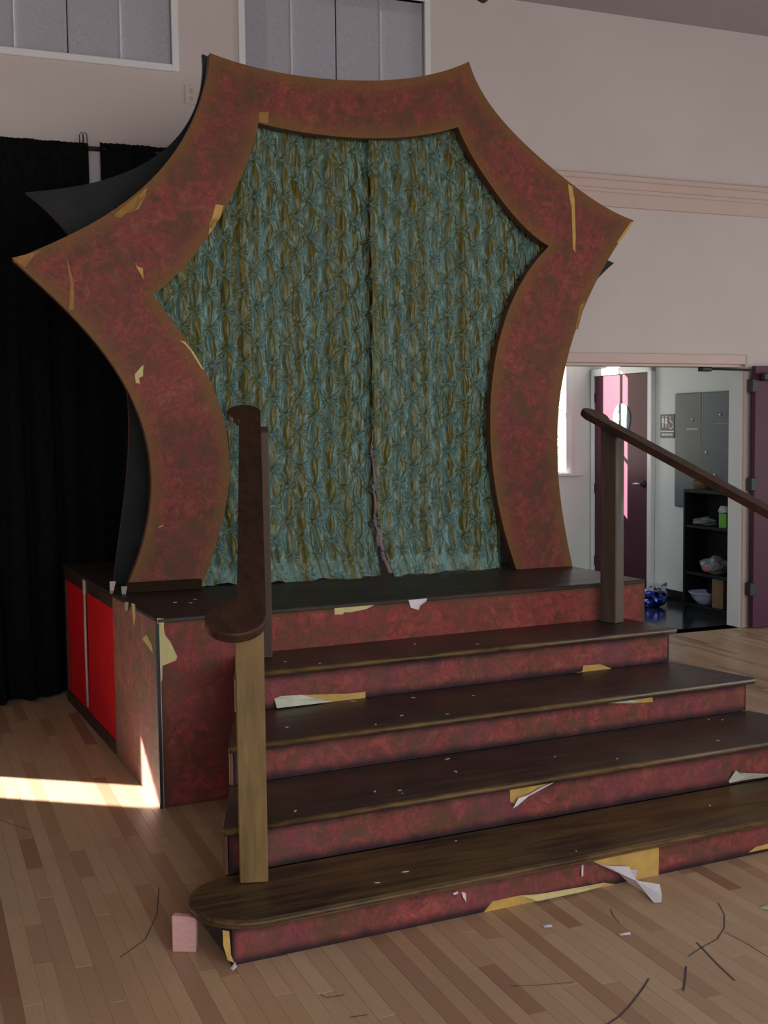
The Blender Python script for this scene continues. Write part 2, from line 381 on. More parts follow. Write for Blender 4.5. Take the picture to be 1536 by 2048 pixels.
# floor: strips of maple, each board its own piece near the camera
floor = structure(box('floor', (HU0, HV0, -.06), (HU1, 0, -.022), 'floor_base', None, 0, rm))
def plank_mesh(bm, u, v0, v1, w, tone, lay, jit):
    g = .0003; z1 = jit; b = .0007
    lo = [(u+g, v0+g), (u+w-g, v0+g), (u+w-g, v1-g), (u+g, v1-g)]; hi = [(u+g+b, v0+g+b), (u+w-g-b, v0+g+b), (u+w-g-b, v1-g-b), (u+g+b, v1-g-b)]
    vv = [bm.verts.new(Vector(rm(a, c, -.021))) for a, c in lo] + [bm.verts.new(Vector(rm(a, c, z1-b))) for a, c in lo] + [bm.verts.new(Vector(rm(a, c, z1))) for a, c in hi]
    for x in vv: x[lay] = tone
    for k in range(4):
        j = (k+1) % 4
        bm.faces.new((vv[k], vv[j], vv[4+j], vv[4+k])); bm.faces.new((vv[4+k], vv[4+j], vv[8+j], vv[8+k]))
    bm.faces.new((vv[8], vv[9], vv[10], vv[11]))
planks = []; PW = .0572; u = HU0
while u < HU1-PW*.5:
    w = min(PW, HU1-u); v = HV0 - rng.random()*1.2
    while v < 0:
        L = rng.choice((.35, .55, .8, 1.1, 1.5))*rng.uniform(.85, 1.2); a, b = max(v, HV0), min(v+L, 0.0); v += L
        if b-a < .02: continue
        tone = rng.betavariate(2.4, 2.2) if rng.random() > .14 else rng.uniform(0, .16)
        c = rm(u+w/2, (a+b)/2, 0)-CAM; zc = c@FW; score = 0
        if zc > 1:
            # visible share: sample points along the board that fall in frame and outside the stage's shadow
            for t in (.1, .3, .5, .7, .9):
                P = rm(u+w/2, a+(b-a)*t, 0); d = P-CAM; z = d@FW; x = 768+FPX*(d@RT)/z; y = 1024-FPX*(d@UP)/z
                if -10 < x < 1546 and y < 2058 and not (P[1] > -1.6 and -.22+max(0, P[1]+1.6)*.14 < P[0] < 3.2): score += (b-a)/z/z
        planks.append((score, u, a, b, w, tone, rng.uniform(-.0002, .0002)))
    u += PW
planks.sort(key=lambda p: -p[0])
def plank_obj(name, lst):
    bm = bmesh.new(); lay = bm.verts.layers.float.new('tone')
    for s, u_, a, b, w, tone, j in lst: plank_mesh(bm, u_, a, b, w, tone, lay, j)
    me = bpy.data.meshes.new(name); bm.to_mesh(me); bm.free(); return link(name, me, 'floor', floor)
for p in planks[:300]: plank_obj('plank', [p])
plank_obj('far_planks', planks[300:])['kind'] = 'stuff'
def ribbon(name, pts, w, z, mat, parent):
    P = [on_z(p, 0) for p in pts]; G = []
    for i, p in enumerate(P):
        t = P[min(i+1, len(P)-1)]-P[max(i-1, 0)]; n = np.array([-t[1], t[0], 0]); n /= np.linalg.norm(n)
        G.append([p+n*w/2+[0, 0, z], p-n*w/2+[0, 0, z]])
    return sheet(name, np.array(G), mat, parent, smooth=False)
z7 = lambda L: [(900+x/2.415, 1500+y/2.415) for x, y in L]
for L, w in (([(960, 1105), (940, 1140), (900, 1195), (860, 1245), (815, 1290), (765, 1323), (730, 1340)], .006), ([(1190, 930), (1215, 955), (1300, 1045), (1375, 1115)], .006),
             ([(1150, 998), (1215, 955), (1290, 915), (1325, 860), (1325, 795), (1295, 740)], .004), ([(1140, 1045), (1135, 1110), (1127, 1165)], .007),
             ([(775, 770), (790, 805), (820, 838)], .003), ([(290, 1142), (430, 1137), (600, 1122)], .0025), ([(1325, 880), (1440, 940), (1536, 1000)], .0025)):
    ribbon('pencil_mark', z7(L), w, .0012, 'mark', floor)
for L in ([(318, 1775), (314, 1830), (290, 1880), (240, 1915)], [(0, 1640), (40, 1655), (60, 1660)], [(640, 1990), (655, 1996), (690, 1990)], [(700, 2035), (735, 2030)]):
    ribbon('pencil_mark', L, .0035, .0012, 'mark', floor)

# wall rail, from behind the portal to the hall's right end
rz0, rz1 = (on_wall((1218, 410))[1]+on_wall((1536, 440))[1])/2, (on_wall((1120, 342))[1]+on_wall((1536, 375))[1])/2
ru0 = on_wall((900, 330))[0]; tr = structure(box('trim_1', (ru0, -.022, rz0), (HU1, 0, rz1), 'rail_paint', None, .004, rm), 'peach painted picture rail along the back wall')
for a, b, d in ((rz1-.045, rz1-.005, .04), (rz0+.10, rz0+.135, .034)):
    box('moulding', (ru0, -d, a), (HU1, -.02, b), 'rail_paint', tr, .006, rm)

# high windows with fabric shades
def high_window(name, u0, u1):
    fr = .032
    w = structure(boxes(name, [((u0, -.018, WB-.045), (u1, .06, WB)), ((u0-.045, -.018, WB-.045), (u0, .06, WT+.05)), ((u1, -.018, WB-.045), (u1+.045, .06, WT+.05)), ((u0, -.018, WT), (u1, .06, WT+.05))], 'white_paint', None, .004, rm))
    n = 4; pw = (u1-u0)/n
    for i in range(n):
        k = 8; G = np.zeros((k+1, 2, 3))
        for j in range(k+1):
            s = j/k; uu = u0+pw*i-.002+(pw+.004)*s; dv = .030+.004*math.sin(math.pi*s)+.006*(i % 2)
            G[j, 0] = rm(uu, dv, WB+.004); G[j, 1] = rm(uu, dv, WT)
        sheet('shade_panel', G, 'shade', w)
        if i: box('shade_cord', (u0+pw*i-.0035, .024, WB+.002), (u0+pw*i+.0035, .029, WT), 'wire' if i % 2 == 0 else 'tape', w, 0, rm)
    box('pane', (u0, .10, WB), (u1, .106, WT), 'glass', w, 0, rm)
    return w
high_window('window_1', W1R-WW, W1R); high_window('window_2', W2L, W2R)
# narrow floor-length window out of view: lets the sun strip in
w3 = structure(boxes('window_3', [((SLIT[0]-.05, -.02, 0), (SLIT[0], .0, 2.0)), ((SLIT[1], -.02, 0), (SLIT[1]+.05, 0, 2.0)), ((SLIT[0], -.02, 1.95), (SLIT[1], 0, 2.0))], 'white_paint', None, 0, rm))
box('pane', (SLIT[0], .13, 0), (SLIT[1], .136, 1.95), 'glass', w3, 0, rm)
# hall windows behind and beside the camera (frames only, daylight comes through)
def frame_bars(name, lst): return structure(boxes(name, lst, 'white_paint', None, 0, rm))
frame_bars('window_4', [((-3.1+i*2.05-.03, HV0-.10, .75), (-3.1+i*2.05+.03, HV0-.04, 4.0)) for i in range(5)])
frame_bars('window_5', [((HU1+.04, ry0+i*1.9-.03, .45), (HU1+.10, ry0+i*1.9+.03, 2.75)) for i in range(3)])
# outlet on the high wall
ou, oz = on_wall((382, 190)); ot = tag(box('outlet', (ou-.04, -.008, oz-.06), (ou+.04, 0, oz+.06), 'outlet', None, .003, rm), 'beige outlet plate high on wall beside the portal tip', 'outlet')
for k in (-.025, .025): box('socket', (ou-.010, -.0095, oz+k-.014), (ou+.010, -.007, oz+k+.014), 'tape', ot, .002, rm)

# ------------------------------------------------------------------ door frame of the hall
fw = .075
df = structure(boxes('trim_2', [((DU0-fw, -.03, 0), (DU0, .0, DZ+fw)), ((DU0, -.03, DZ), (DU1, 0, DZ+fw)), ((DU1-.018, -.03, 0), (DU1+.012, 0, DZ+fw))], 'rail_paint', None, .004, rm), 'peach steel frame around the double doorway')
box('jamb_reveal', (DU1-.022, 0, 0), (DU1-.001, .16, DZ), 'lobby_wall', df, 0, rm)
box('jamb_reveal', (DU0+.001, 0, 0), (DU0+.022, .16, DZ), 'lobby_wall', df, 0, rm)
box('head_reveal', (DU0, 0, DZ-.02), (DU1, .16, DZ-.001), 'rail_paint', df, 0, rm)
# open burgundy leaf, folded back against the wall
leaf = structure(box('door_1', (DU1+.022, -.105, .012), (DU1+.95, -.06, DZ-.015), 'burgundy', None, .003, rm), 'burgundy door leaf folded open against the back wall')
for yy in (772, 968, 1176):
    hz = on_wall((1480, yy))[1]
    h = box('hinge', (DU1-.012, -.112, hz-.052), (DU1+.045, -.056, hz+.052), 'steel_dark', leaf, .004, rm)
hz = on_wall((1500, 755))[1]
box('door_closer', (DU1+.06, -.165, hz-.03), (DU1+.40, -.107, hz+.03), 'steel_dark', leaf, .008, rm)
ca, cb = on_wall((1478, 741)), on_wall((1410, 738), .03)
tube('closer_arm', [rm(ca[0]+.04, -.10, ca[1]), rm(ca[0]-.02, -.05, ca[1]+.004), rm(cb[0], .03, DZ-.035)], .009, 'steel_dark', leaf)
box('closer_bracket', (cb[0]-.05, .0, DZ-.055), (cb[0]+.05, .06, DZ-.021), 'steel_dark', leaf, .006, rm)

# ------------------------------------------------------------------ lobby behind the doorway
LV = 2.78; LU = on_plane((1306, 1192), (0, 0, 1), 0); LU = float((LU-ORG)@U)     # right wall plane
LCV = on_side((1187, 850), LU)[0]                                                  # far corner
def on_far(p): return on_wall(p, LCV)
LZ = 2.9
structure(box('floor_lobby', (2.2, 0.0, -.06), (LU+.1, LCV, -.0), 'lobby_floor', None, 0, rm))
structure(box('ceiling_lobby', (2.2, .15, LZ), (LU+.15, LCV+.12, LZ+.1), 'lobby_wall', None, 0, rm))
structure(box('wall_lobby_left', (2.1, .15, -.06), (2.2, LCV, LZ), 'lobby_wall', None, 0, rm))
structure(box('wall_lobby_right', (LU, .15, -.06), (LU+.12, LCV+.12, LZ), 'lobby_wall', None, 0, rm))
gw1 = on_far((1130, 850))[0]; gz0 = on_far((1130, 942))[1]; gz1 = 2.68; gw0 = gw1-.80
def far_wall():
    hs = [(gw0, gw1, gz0, gz1)]
    us = sorted({2.1, LU+.12, gw0, gw1}); lst = []
    for a, b in zip(us, us[1:]):
        h = [h for h in hs if h[0] <= a+1e-6 and h[1] >= b-1e-6]
        if h: lst += [((a, LCV, -.06), (b, LCV+.12, h[0][2])), ((a, LCV, h[0][3]), (b, LCV+.12, LZ))]
        else: lst.append(((a, LCV, -.06), (b, LCV+.12, LZ)))
    return structure(boxes('wall_lobby_far', lst, 'lobby_wall', None, 0, rm))
far_wall()
w6 = structure(boxes('window_6', [((gw1, LCV-.018, gz0-.02), (gw1+.075, LCV+.01, gz1+.07)), ((gw0-.075, LCV-.018, gz0-.02), (gw0, LCV+.01, gz1+.07)), ((gw0, LCV-.018, gz1), (gw1, LCV+.01, gz1+.07)),
    ((gw0+.22, LCV+.05, gz0), (gw0+.25, LCV+.08, gz1))], 'white_paint', None, .003, rm), 'bright lobby window with white casing')
box('window_sill', (gw0-.1, LCV-.06, gz0-.05), (gw1+.17, LCV+.01, gz0-.018), 'white_paint', w6, .004, rm)
box('sash_bar', (gw0, LCV+.05, 1.80), (gw1, LCV+.08, 1.825), 'white_paint', w6, 0, rm)
box('pane', (gw0, LCV+.062, gz0), (gw1, LCV+.067, gz1), 'glass', w6, 0, rm)
structure(box('ground_outside', (-30, 2.95, -.2), (30, 40, -.07), 'concrete', None, 0, rm))
# hedge outside the lobby window
hc = rm(gw1+1.0, LCV+2.2, 0)
hedge = thing('hedge', 'green leafy hedge outside the lobby window', 'hedge', tuple(hc+[0, 0, -.07]))
bm = bmesh.new(); r2 = random.Random(3)
for k in range(1500):
    th, ph = r2.uniform(0, 2*math.pi), math.acos(r2.uniform(-.2, 1)); rr = r2.uniform(.8, 1.0)
    c = hc + np.array([math.cos(th)*math.sin(ph)*1.5*rr, math.sin(th)*math.sin(ph)*.7*rr, .05+math.cos(ph)*1.55*rr])
    if c[2] < -.06: continue
    a = Vector([r2.gauss(0, 1) for _ in range(3)]).normalized()*.055; b_ = a.orthogonal().normalized()*.028
    vv = [bm.verts.new(Vector(c)+a), bm.verts.new(Vector(c)+b_), bm.verts.new(Vector(c)-a), bm.verts.new(Vector(c)-b_)]; bm.faces.new(vv)
me = bpy.data.meshes.new('leaves'); bm.to_mesh(me); bm.free(); link('leaves', me, 'leaf', hedge)['kind'] = 'stuff'
bm = bmesh.new(); bmesh.ops.create_icosphere(bm, subdivisions=3, radius=1.0)
for v_ in bm.verts: v_.co = Vector((v_.co.x*1.3, v_.co.y*.58, max(-.07, v_.co.z*1.3+.02*math.sin(v_.co.x*30)))) + Vector(hc)
link('branch_core', from_bm(bm, 'branch_core'), 'leaf', hedge)

frame_bars('lobby_fill_frame', [((2.2, 1.5+i*.8-.03, .92), (2.23, 1.5+i*.8+.03, 2.48)) for i in (-1, 0, 1)])  # bars added around the lobby fill light, no opening behind them
# burgundy restroom door in the lobby's right wall
dv0, dz1 = on_side((1303, 745), LU); dv1 = on_side((1196, 753), LU)[0]
dr = structure(box('door_2', (LU-.035, dv0, .01), (LU-.002, dv1, dz1), 'burgundy', None, .002, rm), 'burgundy lobby door with round restroom sign')
structure(boxes('trim_3', [((LU-.05, dv0-.07, 0), (LU-.001, dv0-.003, dz1+.075)), ((LU-.05, dv1+.003, 0), (LU-.001, dv1+.06, dz1+.075)), ((LU-.05, dv0-.07, dz1+.004), (LU-.001, dv1+.06, dz1+.075))], 'white_paint', None, .004, rm), 'white frame around the lobby door')
hv, hz = on_side((1294, 968), LU)
lathe('handle', rm(LU-.035, hv, hz), [(0, 0), (.034, 0), (.034, .012), (.014, .016), (.014, .05), (0, .05)], 'steel_dark', dr, tuple(-U))
tube('lever', [rm(LU-.08, hv, hz), rm(LU-.082, hv+.06, hz+.004), rm(LU-.078, hv+.125, hz-.004)], .010, 'chrome', dr)
for zz in (1.93, 1.0, .25): box('hinge', (LU-.042, dv1-.004, zz-.05), (LU-.03, dv1+.012, zz+.05), 'steel_dark', dr, .002, rm)
sv, sz = on_side((1250, 838), LU)
lathe('sign_disc', rm(LU-.035, sv, sz), [(0, 0), (.155, 0), (.155, .006), (.150, .009), (0, .009)], 'sign_teal', dr, tuple(-U), 40)
def figure(name, v_, z_, s, skirt, parent, du, mat='sign_white'):
    """restroom pictogram on the plane u = const; v runs right-to-left as seen"""
    P = lambda a, b: rm(LU-du, v_-a*s, z_+b*s); t = U*(-.0015)
    body = [(-.17, .62), (.17, .62), (.25, .30), (.17, .28), (.14, .42), (.30, -.12), (.10, -.12), (.10, -.60), (.02, -.60), (.02, -.12), (-.02, -.12), (-.02, -.60), (-.10, -.60), (-.10, -.12), (-.30, -.12), (-.14, .42), (-.17, .28), (-.25, .30)] if skirt else \
           [(-.20, .62), (.20, .62), (.25, .05), (.17, .05), (.14, .42), (.13, -.60), (.02, -.60), (0, -.02), (-.02, -.60), (-.13, -.60), (-.14, .42), (-.17, .05), (-.25, .05)]
    o = prism(name, [P(a, b) for a, b in body], t, mat, parent)
    prism('figure_head', [P(.12*math.cos(k*math.pi/6), .78+.12*math.sin(k*math.pi/6)) for k in range(12)], t, mat, parent)
    return o
figure('figure', sv+.055, sz-.02, .125, False, dr, .0455); figure('figure', sv-.055, sz-.02, .125, True, dr, .0455)
# plaque
pv0, pz1 = on_side((1322, 829), LU); pv1, pz0 = on_side((1350, 876), LU)
pq = tag(box('restroom_plaque', (LU-.008, pv1, pz0), (LU, pv0, pz1), 'sign_dark', None, .002, rm), 'small dark restroom plaque with white pictograms on lobby wall', 'sign')
pm, ph_ = (pv0+pv1)/2, pz1-pz0
figure('figure', pm+.065, pz0+ph_*.64, .075, False, pq, .0085); figure('figure', pm+.015, pz0+ph_*.64, .075, True, pq, .0085)
wc = (pm-.055, pz0+ph_*.60); P = lambda a, b: rm(LU-.0085, wc[0]-a, wc[1]+b); t_ = U*(-.0015)
ringo = [(.032*math.cos(a), -.018+.032*math.sin(a)) for a in np.linspace(2.4, 6.0, 14)]; ringi = [(.024*math.cos(a), -.018+.024*math.sin(a)) for a in np.linspace(6.0, 2.4, 14)]
prism('wheel_ring', [P(*q) for q in ringo+ringi], t_, 'sign_white', pq)
prism('wheelchair_body', [P(*q) for q in [(-.014, .045), (-.004, .045), (0, .008), (.026, .006), (.034, -.03), (.046, -.03), (.046, -.024), (.04, -.024), (.032, .016), (-.012, .016)]], t_, 'sign_white', pq)
prism('figure_head', [P(-.01+.010*math.cos(k*math.pi/5), .06+.010*math.sin(k*math.pi/5)) for k in range(10)], t_, 'sign_white', pq)
box('divider_line', (LU-.0095, pv1+.006, pz0+ph_*.26), (LU-.007, pv0-.006, pz0+ph_*.30), 'sign_white', pq, 0, rm)
nl = 8; lw_ = (pv0-pv1-.05)/nl
for i in range(nl): box('letter', (LU-.0095, pv1+.025+i*lw_+.003, pz0+ph_*.10), (LU-.007, pv1+.025+(i+1)*lw_-.004, pz0+ph_*.19), 'sign_white', pq, 0, rm)
# grey electrical cabinets
ev0, ez1 = on_side((1357, 787), LU); evm = on_side((1412, 800), LU)[0]; ez0 = on_side((1358, 1013), LU)[1]; ev1 = evm-(ev0-evm)
ec = thing('electrical_cabinet', 'grey twin-door electrical cabinet on the lobby wall', 'cabinet', tuple(rm(LU, evm, ez0)))
box('cabinet_body', (LU-.03, ev1, ez0), (LU, ev0, ez1), 'panel_grey', ec, .004, rm)
box('cabinet_door', (LU-.042, evm+.012, ez0+.008), (LU-.031, ev0-.006, ez1-.008), 'panel_grey', ec, .003, rm)
box('cabinet_door', (LU-.042, ev1+.006, ez0+.008), (LU-.031, evm-.012, ez1-.008), 'panel_grey', ec, .003, rm)
box('door_seam', (LU-.040, evm-.007, ez0+.01), (LU-.030, evm+.007, ez1-.01), 'seam', ec, 0, rm)
for px_, py_ in ((1385, 839), (1441, 829), (1413, 905), (1430, 950)):
    a, b = on_side((px_, py_), LU-.042); lathe('latch', rm(LU-.042, a, b), [(0, 0), (.013, 0), (.011, .008), (0, .009)], 'chrome', ec, tuple(-U), 14)
a, b = on_side((1383, 858), LU-.042); box('name_strip', (LU-.0435, a-.09, b-.008), (LU-.041, a+.07, b+.008), 'tape', ec, 0, rm)
a, b = on_side((1440, 847), LU-.042); box('door_rib', (LU-.0435, a-.10, b-.003), (LU-.041, a+.07, b+.003), 'seam', ec, 0, rm)
structure(boxes('baseboard_lobby', [((LU-.012, .16, 0), (LU, dv0-.075, .10)), ((2.3, LCV-.012, 0), (LU, LCV, .10))], 'black_board', None, 0, rm))
# black bookcase
su = float((on_z((1365, 1220), 0)-ORG)@U); svf = float((on_z((1365, 1220), 0)-ORG)@V); svn = .30
shz = on_side((1366, 978), su)[1]
bk = thing('bookcase', 'low black bookcase in the lobby beside the doorway', 'bookcase', tuple(rm((su+LU)/2, (svf+svn)/2, 0)))
LUb = LU-.05
box('top_board', (su, svn, shz-.03), (LUb, svf, shz), 'black_board', bk, .003, rm)
box('side_panel', (su, svf-.025, 0), (LUb, svf, shz-.03), 'black_board', bk, .002, rm)
box('side_panel', (su, svn, 0), (LUb, svn+.025, shz-.03), 'black_board', bk, .002, rm)
box('back_panel', (LUb-.012, svn+.025, 0), (LUb, svf-.025, shz-.03), 'black_board', bk, 0, rm)
box('kick_board', (su+.02, svn+.025, 0), (su+.04, svf-.025, .06), 'black_board', bk, 0, rm)
zs = [.06]+[on_side((1400, y_), su)[1] for y_ in (1150, 1055)]
for z_ in zs: box('shelf', (su+.006, svn+.025, z_-.012), (LUb-.012, svf-.025, z_+.012), 'black_board', bk, .002, rm)
def blob(name, c, r, mat, seed, parent=None, crumple=.18, origin=None, sub=3, flat=None):
    bm = bmesh.new(); bmesh.ops.create_icosphere(bm, subdivisions=sub, radius=1.0); q = random.Random(seed)
    ph = [(Vector([q.gauss(0, 1) for _ in range(3)])*3.0, q.uniform(0, 6)) for _ in range(7)]
    for v_ in bm.verts:
        d = 1+sum(math.sin(v_.co.dot(k)+p) for k, p in ph)*crumple/2.6 + q.uniform(-1, 1)*crumple*.35
        v_.co = Vector((v_.co.x*r[0]*d, v_.co.y*r[1]*d, v_.co.z*r[2]*d))+Vector(c)
        if flat is not None: v_.co.z = max(v_.co.z, flat)
    return link(name, from_bm(bm, name), mat, parent, origin)
def sh(px_, py_, du, z_):      # place on a shelf: pixel column -> v on plane u = su+du
    return rm(su+du, on_side((px_, py_), su+du)[0], z_)
c = sh(1411, 1205, .12, zs[0]+.012)
bw = lathe('bowl', c, [(0, .002), (.06, 0), (.068, .004), (.11, .05), (.142, .098), (.148, .102), (.150, .108), (.144, .108), (.138, .100), (.105, .054), (.062, .012), (0, .010)], 'bowl', None, origin=tuple(c))
tag(bw, 'lavender white bowl on the bottom shelf of the bookcase', 'bowl')
c = sh(1448, 1180, .13, zs[0]+.012); tag(box('cardboard_box', tuple(c+[-.10, -.10, 0]), tuple(c+[.10, .04, .26]), 'cardboard', None, .004, None, tuple(c)), 'brown cardboard box standing beside the bowl on bottom shelf', 'box')
c = sh(1436, 1140, .13, zs[1]+.012); pb = thing('plastic_bag', 'clear crumpled plastic bag with red item on middle shelf', 'bag', tuple(c))
blob('bag_film', c+np.array([0, 0, .065]), (.10, .16, .085), 'bag', 4, pb, .22, flat=zs[1]+.013); blob('red_bundle', c+np.array([-.105, .03, .035]), (.022, .035, .02), 'red_item', 5, pb, .1, sub=2)
c = sh(1410, 1046, .12, zs[2]+.012); tag(blob('crumpled_papers', c+np.array([0, 0, .03]), (.10, .13, .035), 'bag', 9, None, .25, tuple(c), flat=zs[2]+.013), 'heap of crumpled papers on the top shelf of the bookcase', 'papers')
c = sh(1452, 1046, .10, zs[2]+.012); gb = thing('green_carton', 'bright green carton with white wrap on the top shelf', 'carton', tuple(c))
box('carton', tuple(c+[-.05, -.06, 0]), tuple(c+[.05, .035, .12]), 'green_item', gb, .003); blob('paper_wrap', c+np.array([0, .02, .15]), (.05, .07, .035), 'paper_white', 12, gb, .25, sub=2)
c = sh(1402, 972, .16, shz); wb = thing('wicker_basket', 'small brown basket on top of the black bookcase', 'basket', tuple(c))
lathe('basket_body', c, [(0, 0), (.06, 0), (.075, .05), (.08, .07), (.072, .07), (.06, .012), (0, .01)], 'cardboard', wb); tube('basket_handle', [c+np.array([0, .075*math.cos(a), .065+.06*math.sin(a)]) for a in np.linspace(0, math.pi, 9)], .006, 'cardboard', wb)
# foil balloons lying on the lobby floor
for (px_, py_, r_, mat, sd, lab) in ((1330, 1208, .095, 'foil_blue', 21, 'dark blue foil balloon on lobby floor in front of bookcase'), (1352, 1190, .105, 'foil_silver', 22, 'crumpled silver foil balloon on lobby floor against bookcase'), (1318, 1193, .06, 'foil_silver', 23, 'small silver foil balloon scrap by the lobby door frame')):
    c = on_z((px_, py_+8), 0); c = np.array([c[0]-.03, c[1]+.12, 0.0]); tag(blob('foil_balloon', c+np.array([0, 0, r_*.8]), (r_*1.1, r_*1.1, r_*.85), mat, sd, None, .2, tuple(c), flat=.002), lab, 'balloon', 'foil balloons on the lobby floor')

# ------------------------------------------------------------------ stage platform
H, PWID, PD = .84, 2.61, 2.31
pf = thing('stage_platform', 'wallpapered stage platform with dark wooden deck under the star portal', 'platform', (PWID/2, PD/2, 0))
box('deck_board', (0, 0, H-.02), (PWID, PD, H), 'deck', pf, .003)
fpan = papered('front_panel', (.012, .002), (PWID, .002), 0, H-.02, 'paper_front', pf, (0, -1, 0), .018, .02, (1, .6, .5, .5))
SP = .90
span = papered('side_panel', (0.0, SP), (0.0, .012), .004, H-.016, 'masonite', pf, (-1, 0, 0), .012, .03)
box('corner_strip', (-.006, -.004, 0), (.008, .010, H-.02), 'wire', pf); box('corner_strip', (.006, -.003, 0), (.011, .002, H-.03), 'tape', pf)
box('frame_rail', (.004, SP, H-.085), (.030, PD, H-.02), 'frame_brown', pf, .003)
box('frame_rail', (.004, SP, 0), (.030, PD, .07), 'frame_brown', pf, .003)
box('frame_post', (.004, PD-.05, .07), (.030, PD, H-.085), 'frame_brown', pf, .003)
ym = on_x((168, 1165), 0)[1]
for a, b in ((SP, ym), (ym, PD-.05)):
    n = 24; G = np.zeros((n+1, 13, 3))
    for i in range(n+1):
        for j in range(13):
            s, t = i/n, j/12; G[i, j] = (.012-.004*math.sin(math.pi*s)*math.sin(math.pi*t)+.0015*math.sin(s*40+t*3), b+(a-b)*s, .07+(H-.155)*t)
    sheet('fabric_panel', G, 'red_fabric', pf)
tube('divider_strip', [(.002, ym, .10), (.001, ym+.01, .4), (.001, ym, H-.09)], .007, 'tape', pf, 6)
box('bracket', (-.006, ym-.018, H-.10), (.006, ym+.018, H-.015), 'tape', pf, .002)
box('side_panel', (PWID-.012, .02, .004), (PWID, PD, H-.02), 'side_dark', pf); box('back_panel', (.03, PD-.02, .004), (PWID-.012, PD-.002, H-.02), 'side_dark', pf)
def patch(name, pts, fn, mat, parent, off, thick, label=None):
    """flat torn shape traced on a surface; fn(pixel) -> point, off: lift vector"""
    off = np.array(off, float); P = [fn(p)+off for p in pts]
    o = prism(name, P, np.array(off)/np.linalg.norm(off)*thick, mat, parent)
    if label: o['label'] = label
    return o
def flap(name, pts, fn, mat, parent, lift, label=None):
    """peeling paper: outline with per-point lift off the surface; pts (x, y, lift metres)"""
    lift = np.array(lift, float); P = [fn((x, y), l) if fn.__defaults__ else fn((x, y))+lift*l for x, y, l in pts]; bm = bmesh.new(); n = len(P); c = sum(P)/n
    # rim + centre fan, two sided with a little body
    for sgn in (0, 1):
        off = lift*.0012*sgn; vv = [bm.verts.new(Vector(p+off)) for p in P]; vc = bm.verts.new(Vector(c+off))
        for i in range(n): bm.faces.new((vv[i], vv[(i+1) % n], vc) if not sgn else (vv[(i+1) % n], vv[i], vc))
    o = link(name, from_bm(bm, name), mat, parent)
    if label: o['label'] = label
    return o
zz5 = lambda L: [(x/2.743, 1080+y/2.743) for x, y in L]
fr0 = lambda p: on_y(p, .002)
patch('bare_patch', zz5([(862, 428), (900, 432), (898, 480), (905, 520), (935, 560), (972, 640), (965, 660), (890, 690), (890, 760), (880, 795), (868, 700), (866, 560)]), fr0, 'bare_pale', fpan, (0, -.001, 0), .0008)
sd0 = lambda p: on_x(p, 0)
patch('bare_patch', zz5([(782, 540), (805, 520), (835, 575), (840, 620), (810, 580)]), sd0, 'bare_pale', span, (-.001, 0, 0), .0008)
patch('bare_patch', zz5([(722, 345), (742, 352), (745, 420), (736, 470), (730, 420)]), sd0, 'bare_pale', span, (-.001, 0, 0), .0008)
zb1 = lambda L: [(440+x/2.743, 1140+y/2.743) for x, y in L]
patch('bare_patch', zb1([(632, 195), (840, 178), (845, 192), (800, 215), (710, 232), (680, 232), (675, 242), (630, 245), (626, 205)]), fr0, 'bare_pale', fpan, (0, -.001, 0), .0008)
flap('peeled_flap', [(*p, l) for p, l in zip(zb1([(1033, 165), (1135, 155), (1125, 170), (1090, 190), (1075, 215), (1040, 205)]), (.001, .001, .012, .02, .025, .012))], fr0, 'paper_white', fpan, (0, -1, 0))
zb8 = lambda L: [(1120+x/4.265, 780+y/4.265) for x, y in L]
patch('bare_patch', zb8([(495, 1640), (525, 1645), (515, 1690), (495, 1695)]), fr0, 'bare_pale', fpan, (0, -.001, 0), .0008)
for q in ((225, 1178), (255, 1212)): flap('paper_chip', [(q[0]-5, q[1]-8, .002), (q[0]+5, q[1]-8, .006), (q[0]+4, q[1]+8, .006), (q[0]-3, q[1]+10, .004)], sd0, 'chip', pf, (-1, 0, 0))
for q in ((350, 1205), (381, 1206), (390, 1199), (500, 1190)):
    c = on_z(q, H); box('paint_chip', tuple(c+[-.008, -.006, .0005]), tuple(c+[.008, .006, .002]), 'paper_green', pf)

# ------------------------------------------------------------------ star portal
def curve_pts(pts, n=28, off=0.0):
    P = np.array([on_star(p, off) for p in pts]); L = np.concatenate([[0], np.cumsum(np.linalg.norm(np.diff(P, axis=0), axis=1))]); L /= L[-1]
    # smooth the traced edge with a low-order fit that keeps its two end points
    t = np.linspace(0, 1, n); out = np.zeros((n, 3)); k = min(4, len(pts)-1)
    for c in range(3):
        lin = P[0, c]+(P[-1, c]-P[0, c])*L; res = P[:, c]-lin
        A = np.stack([L*(1-L)*L**i for i in range(k-1)], 1); co = np.linalg.lstsq(A, res, rcond=None)[0]
        out[:, c] = P[0, c]+(P[-1, c]-P[0, c])*t + sum(t*(1-t)*t**i*co[i] for i in range(k-1))
    return out
OUT = [[(250, 1180), (281, 1088), (301, 1010), (305, 932), (297, 881), (270, 819), (234, 748), (180, 674), (117, 600), (25, 520)],
       [(25, 520), (75, 495), (175, 455), (260, 395), (320, 340), (370, 270), (400, 210), (415, 150), (420, 106)],
       [(420, 106), (500, 132), (595, 151), (700, 160), (768, 161), (868, 147), (938, 123)],
       [(938, 123), (955, 170), (993, 225), (1043, 280), (1108, 340), (1168, 387), (1218, 417), (1268, 441)],
       [(1268, 441), (1233, 485), (1203, 545), (1178, 597), (1145, 680), (1130, 740), (1116, 825), (1113, 877), (1116, 937), (1122, 998), (1131, 1058), (1145, 1133)]]
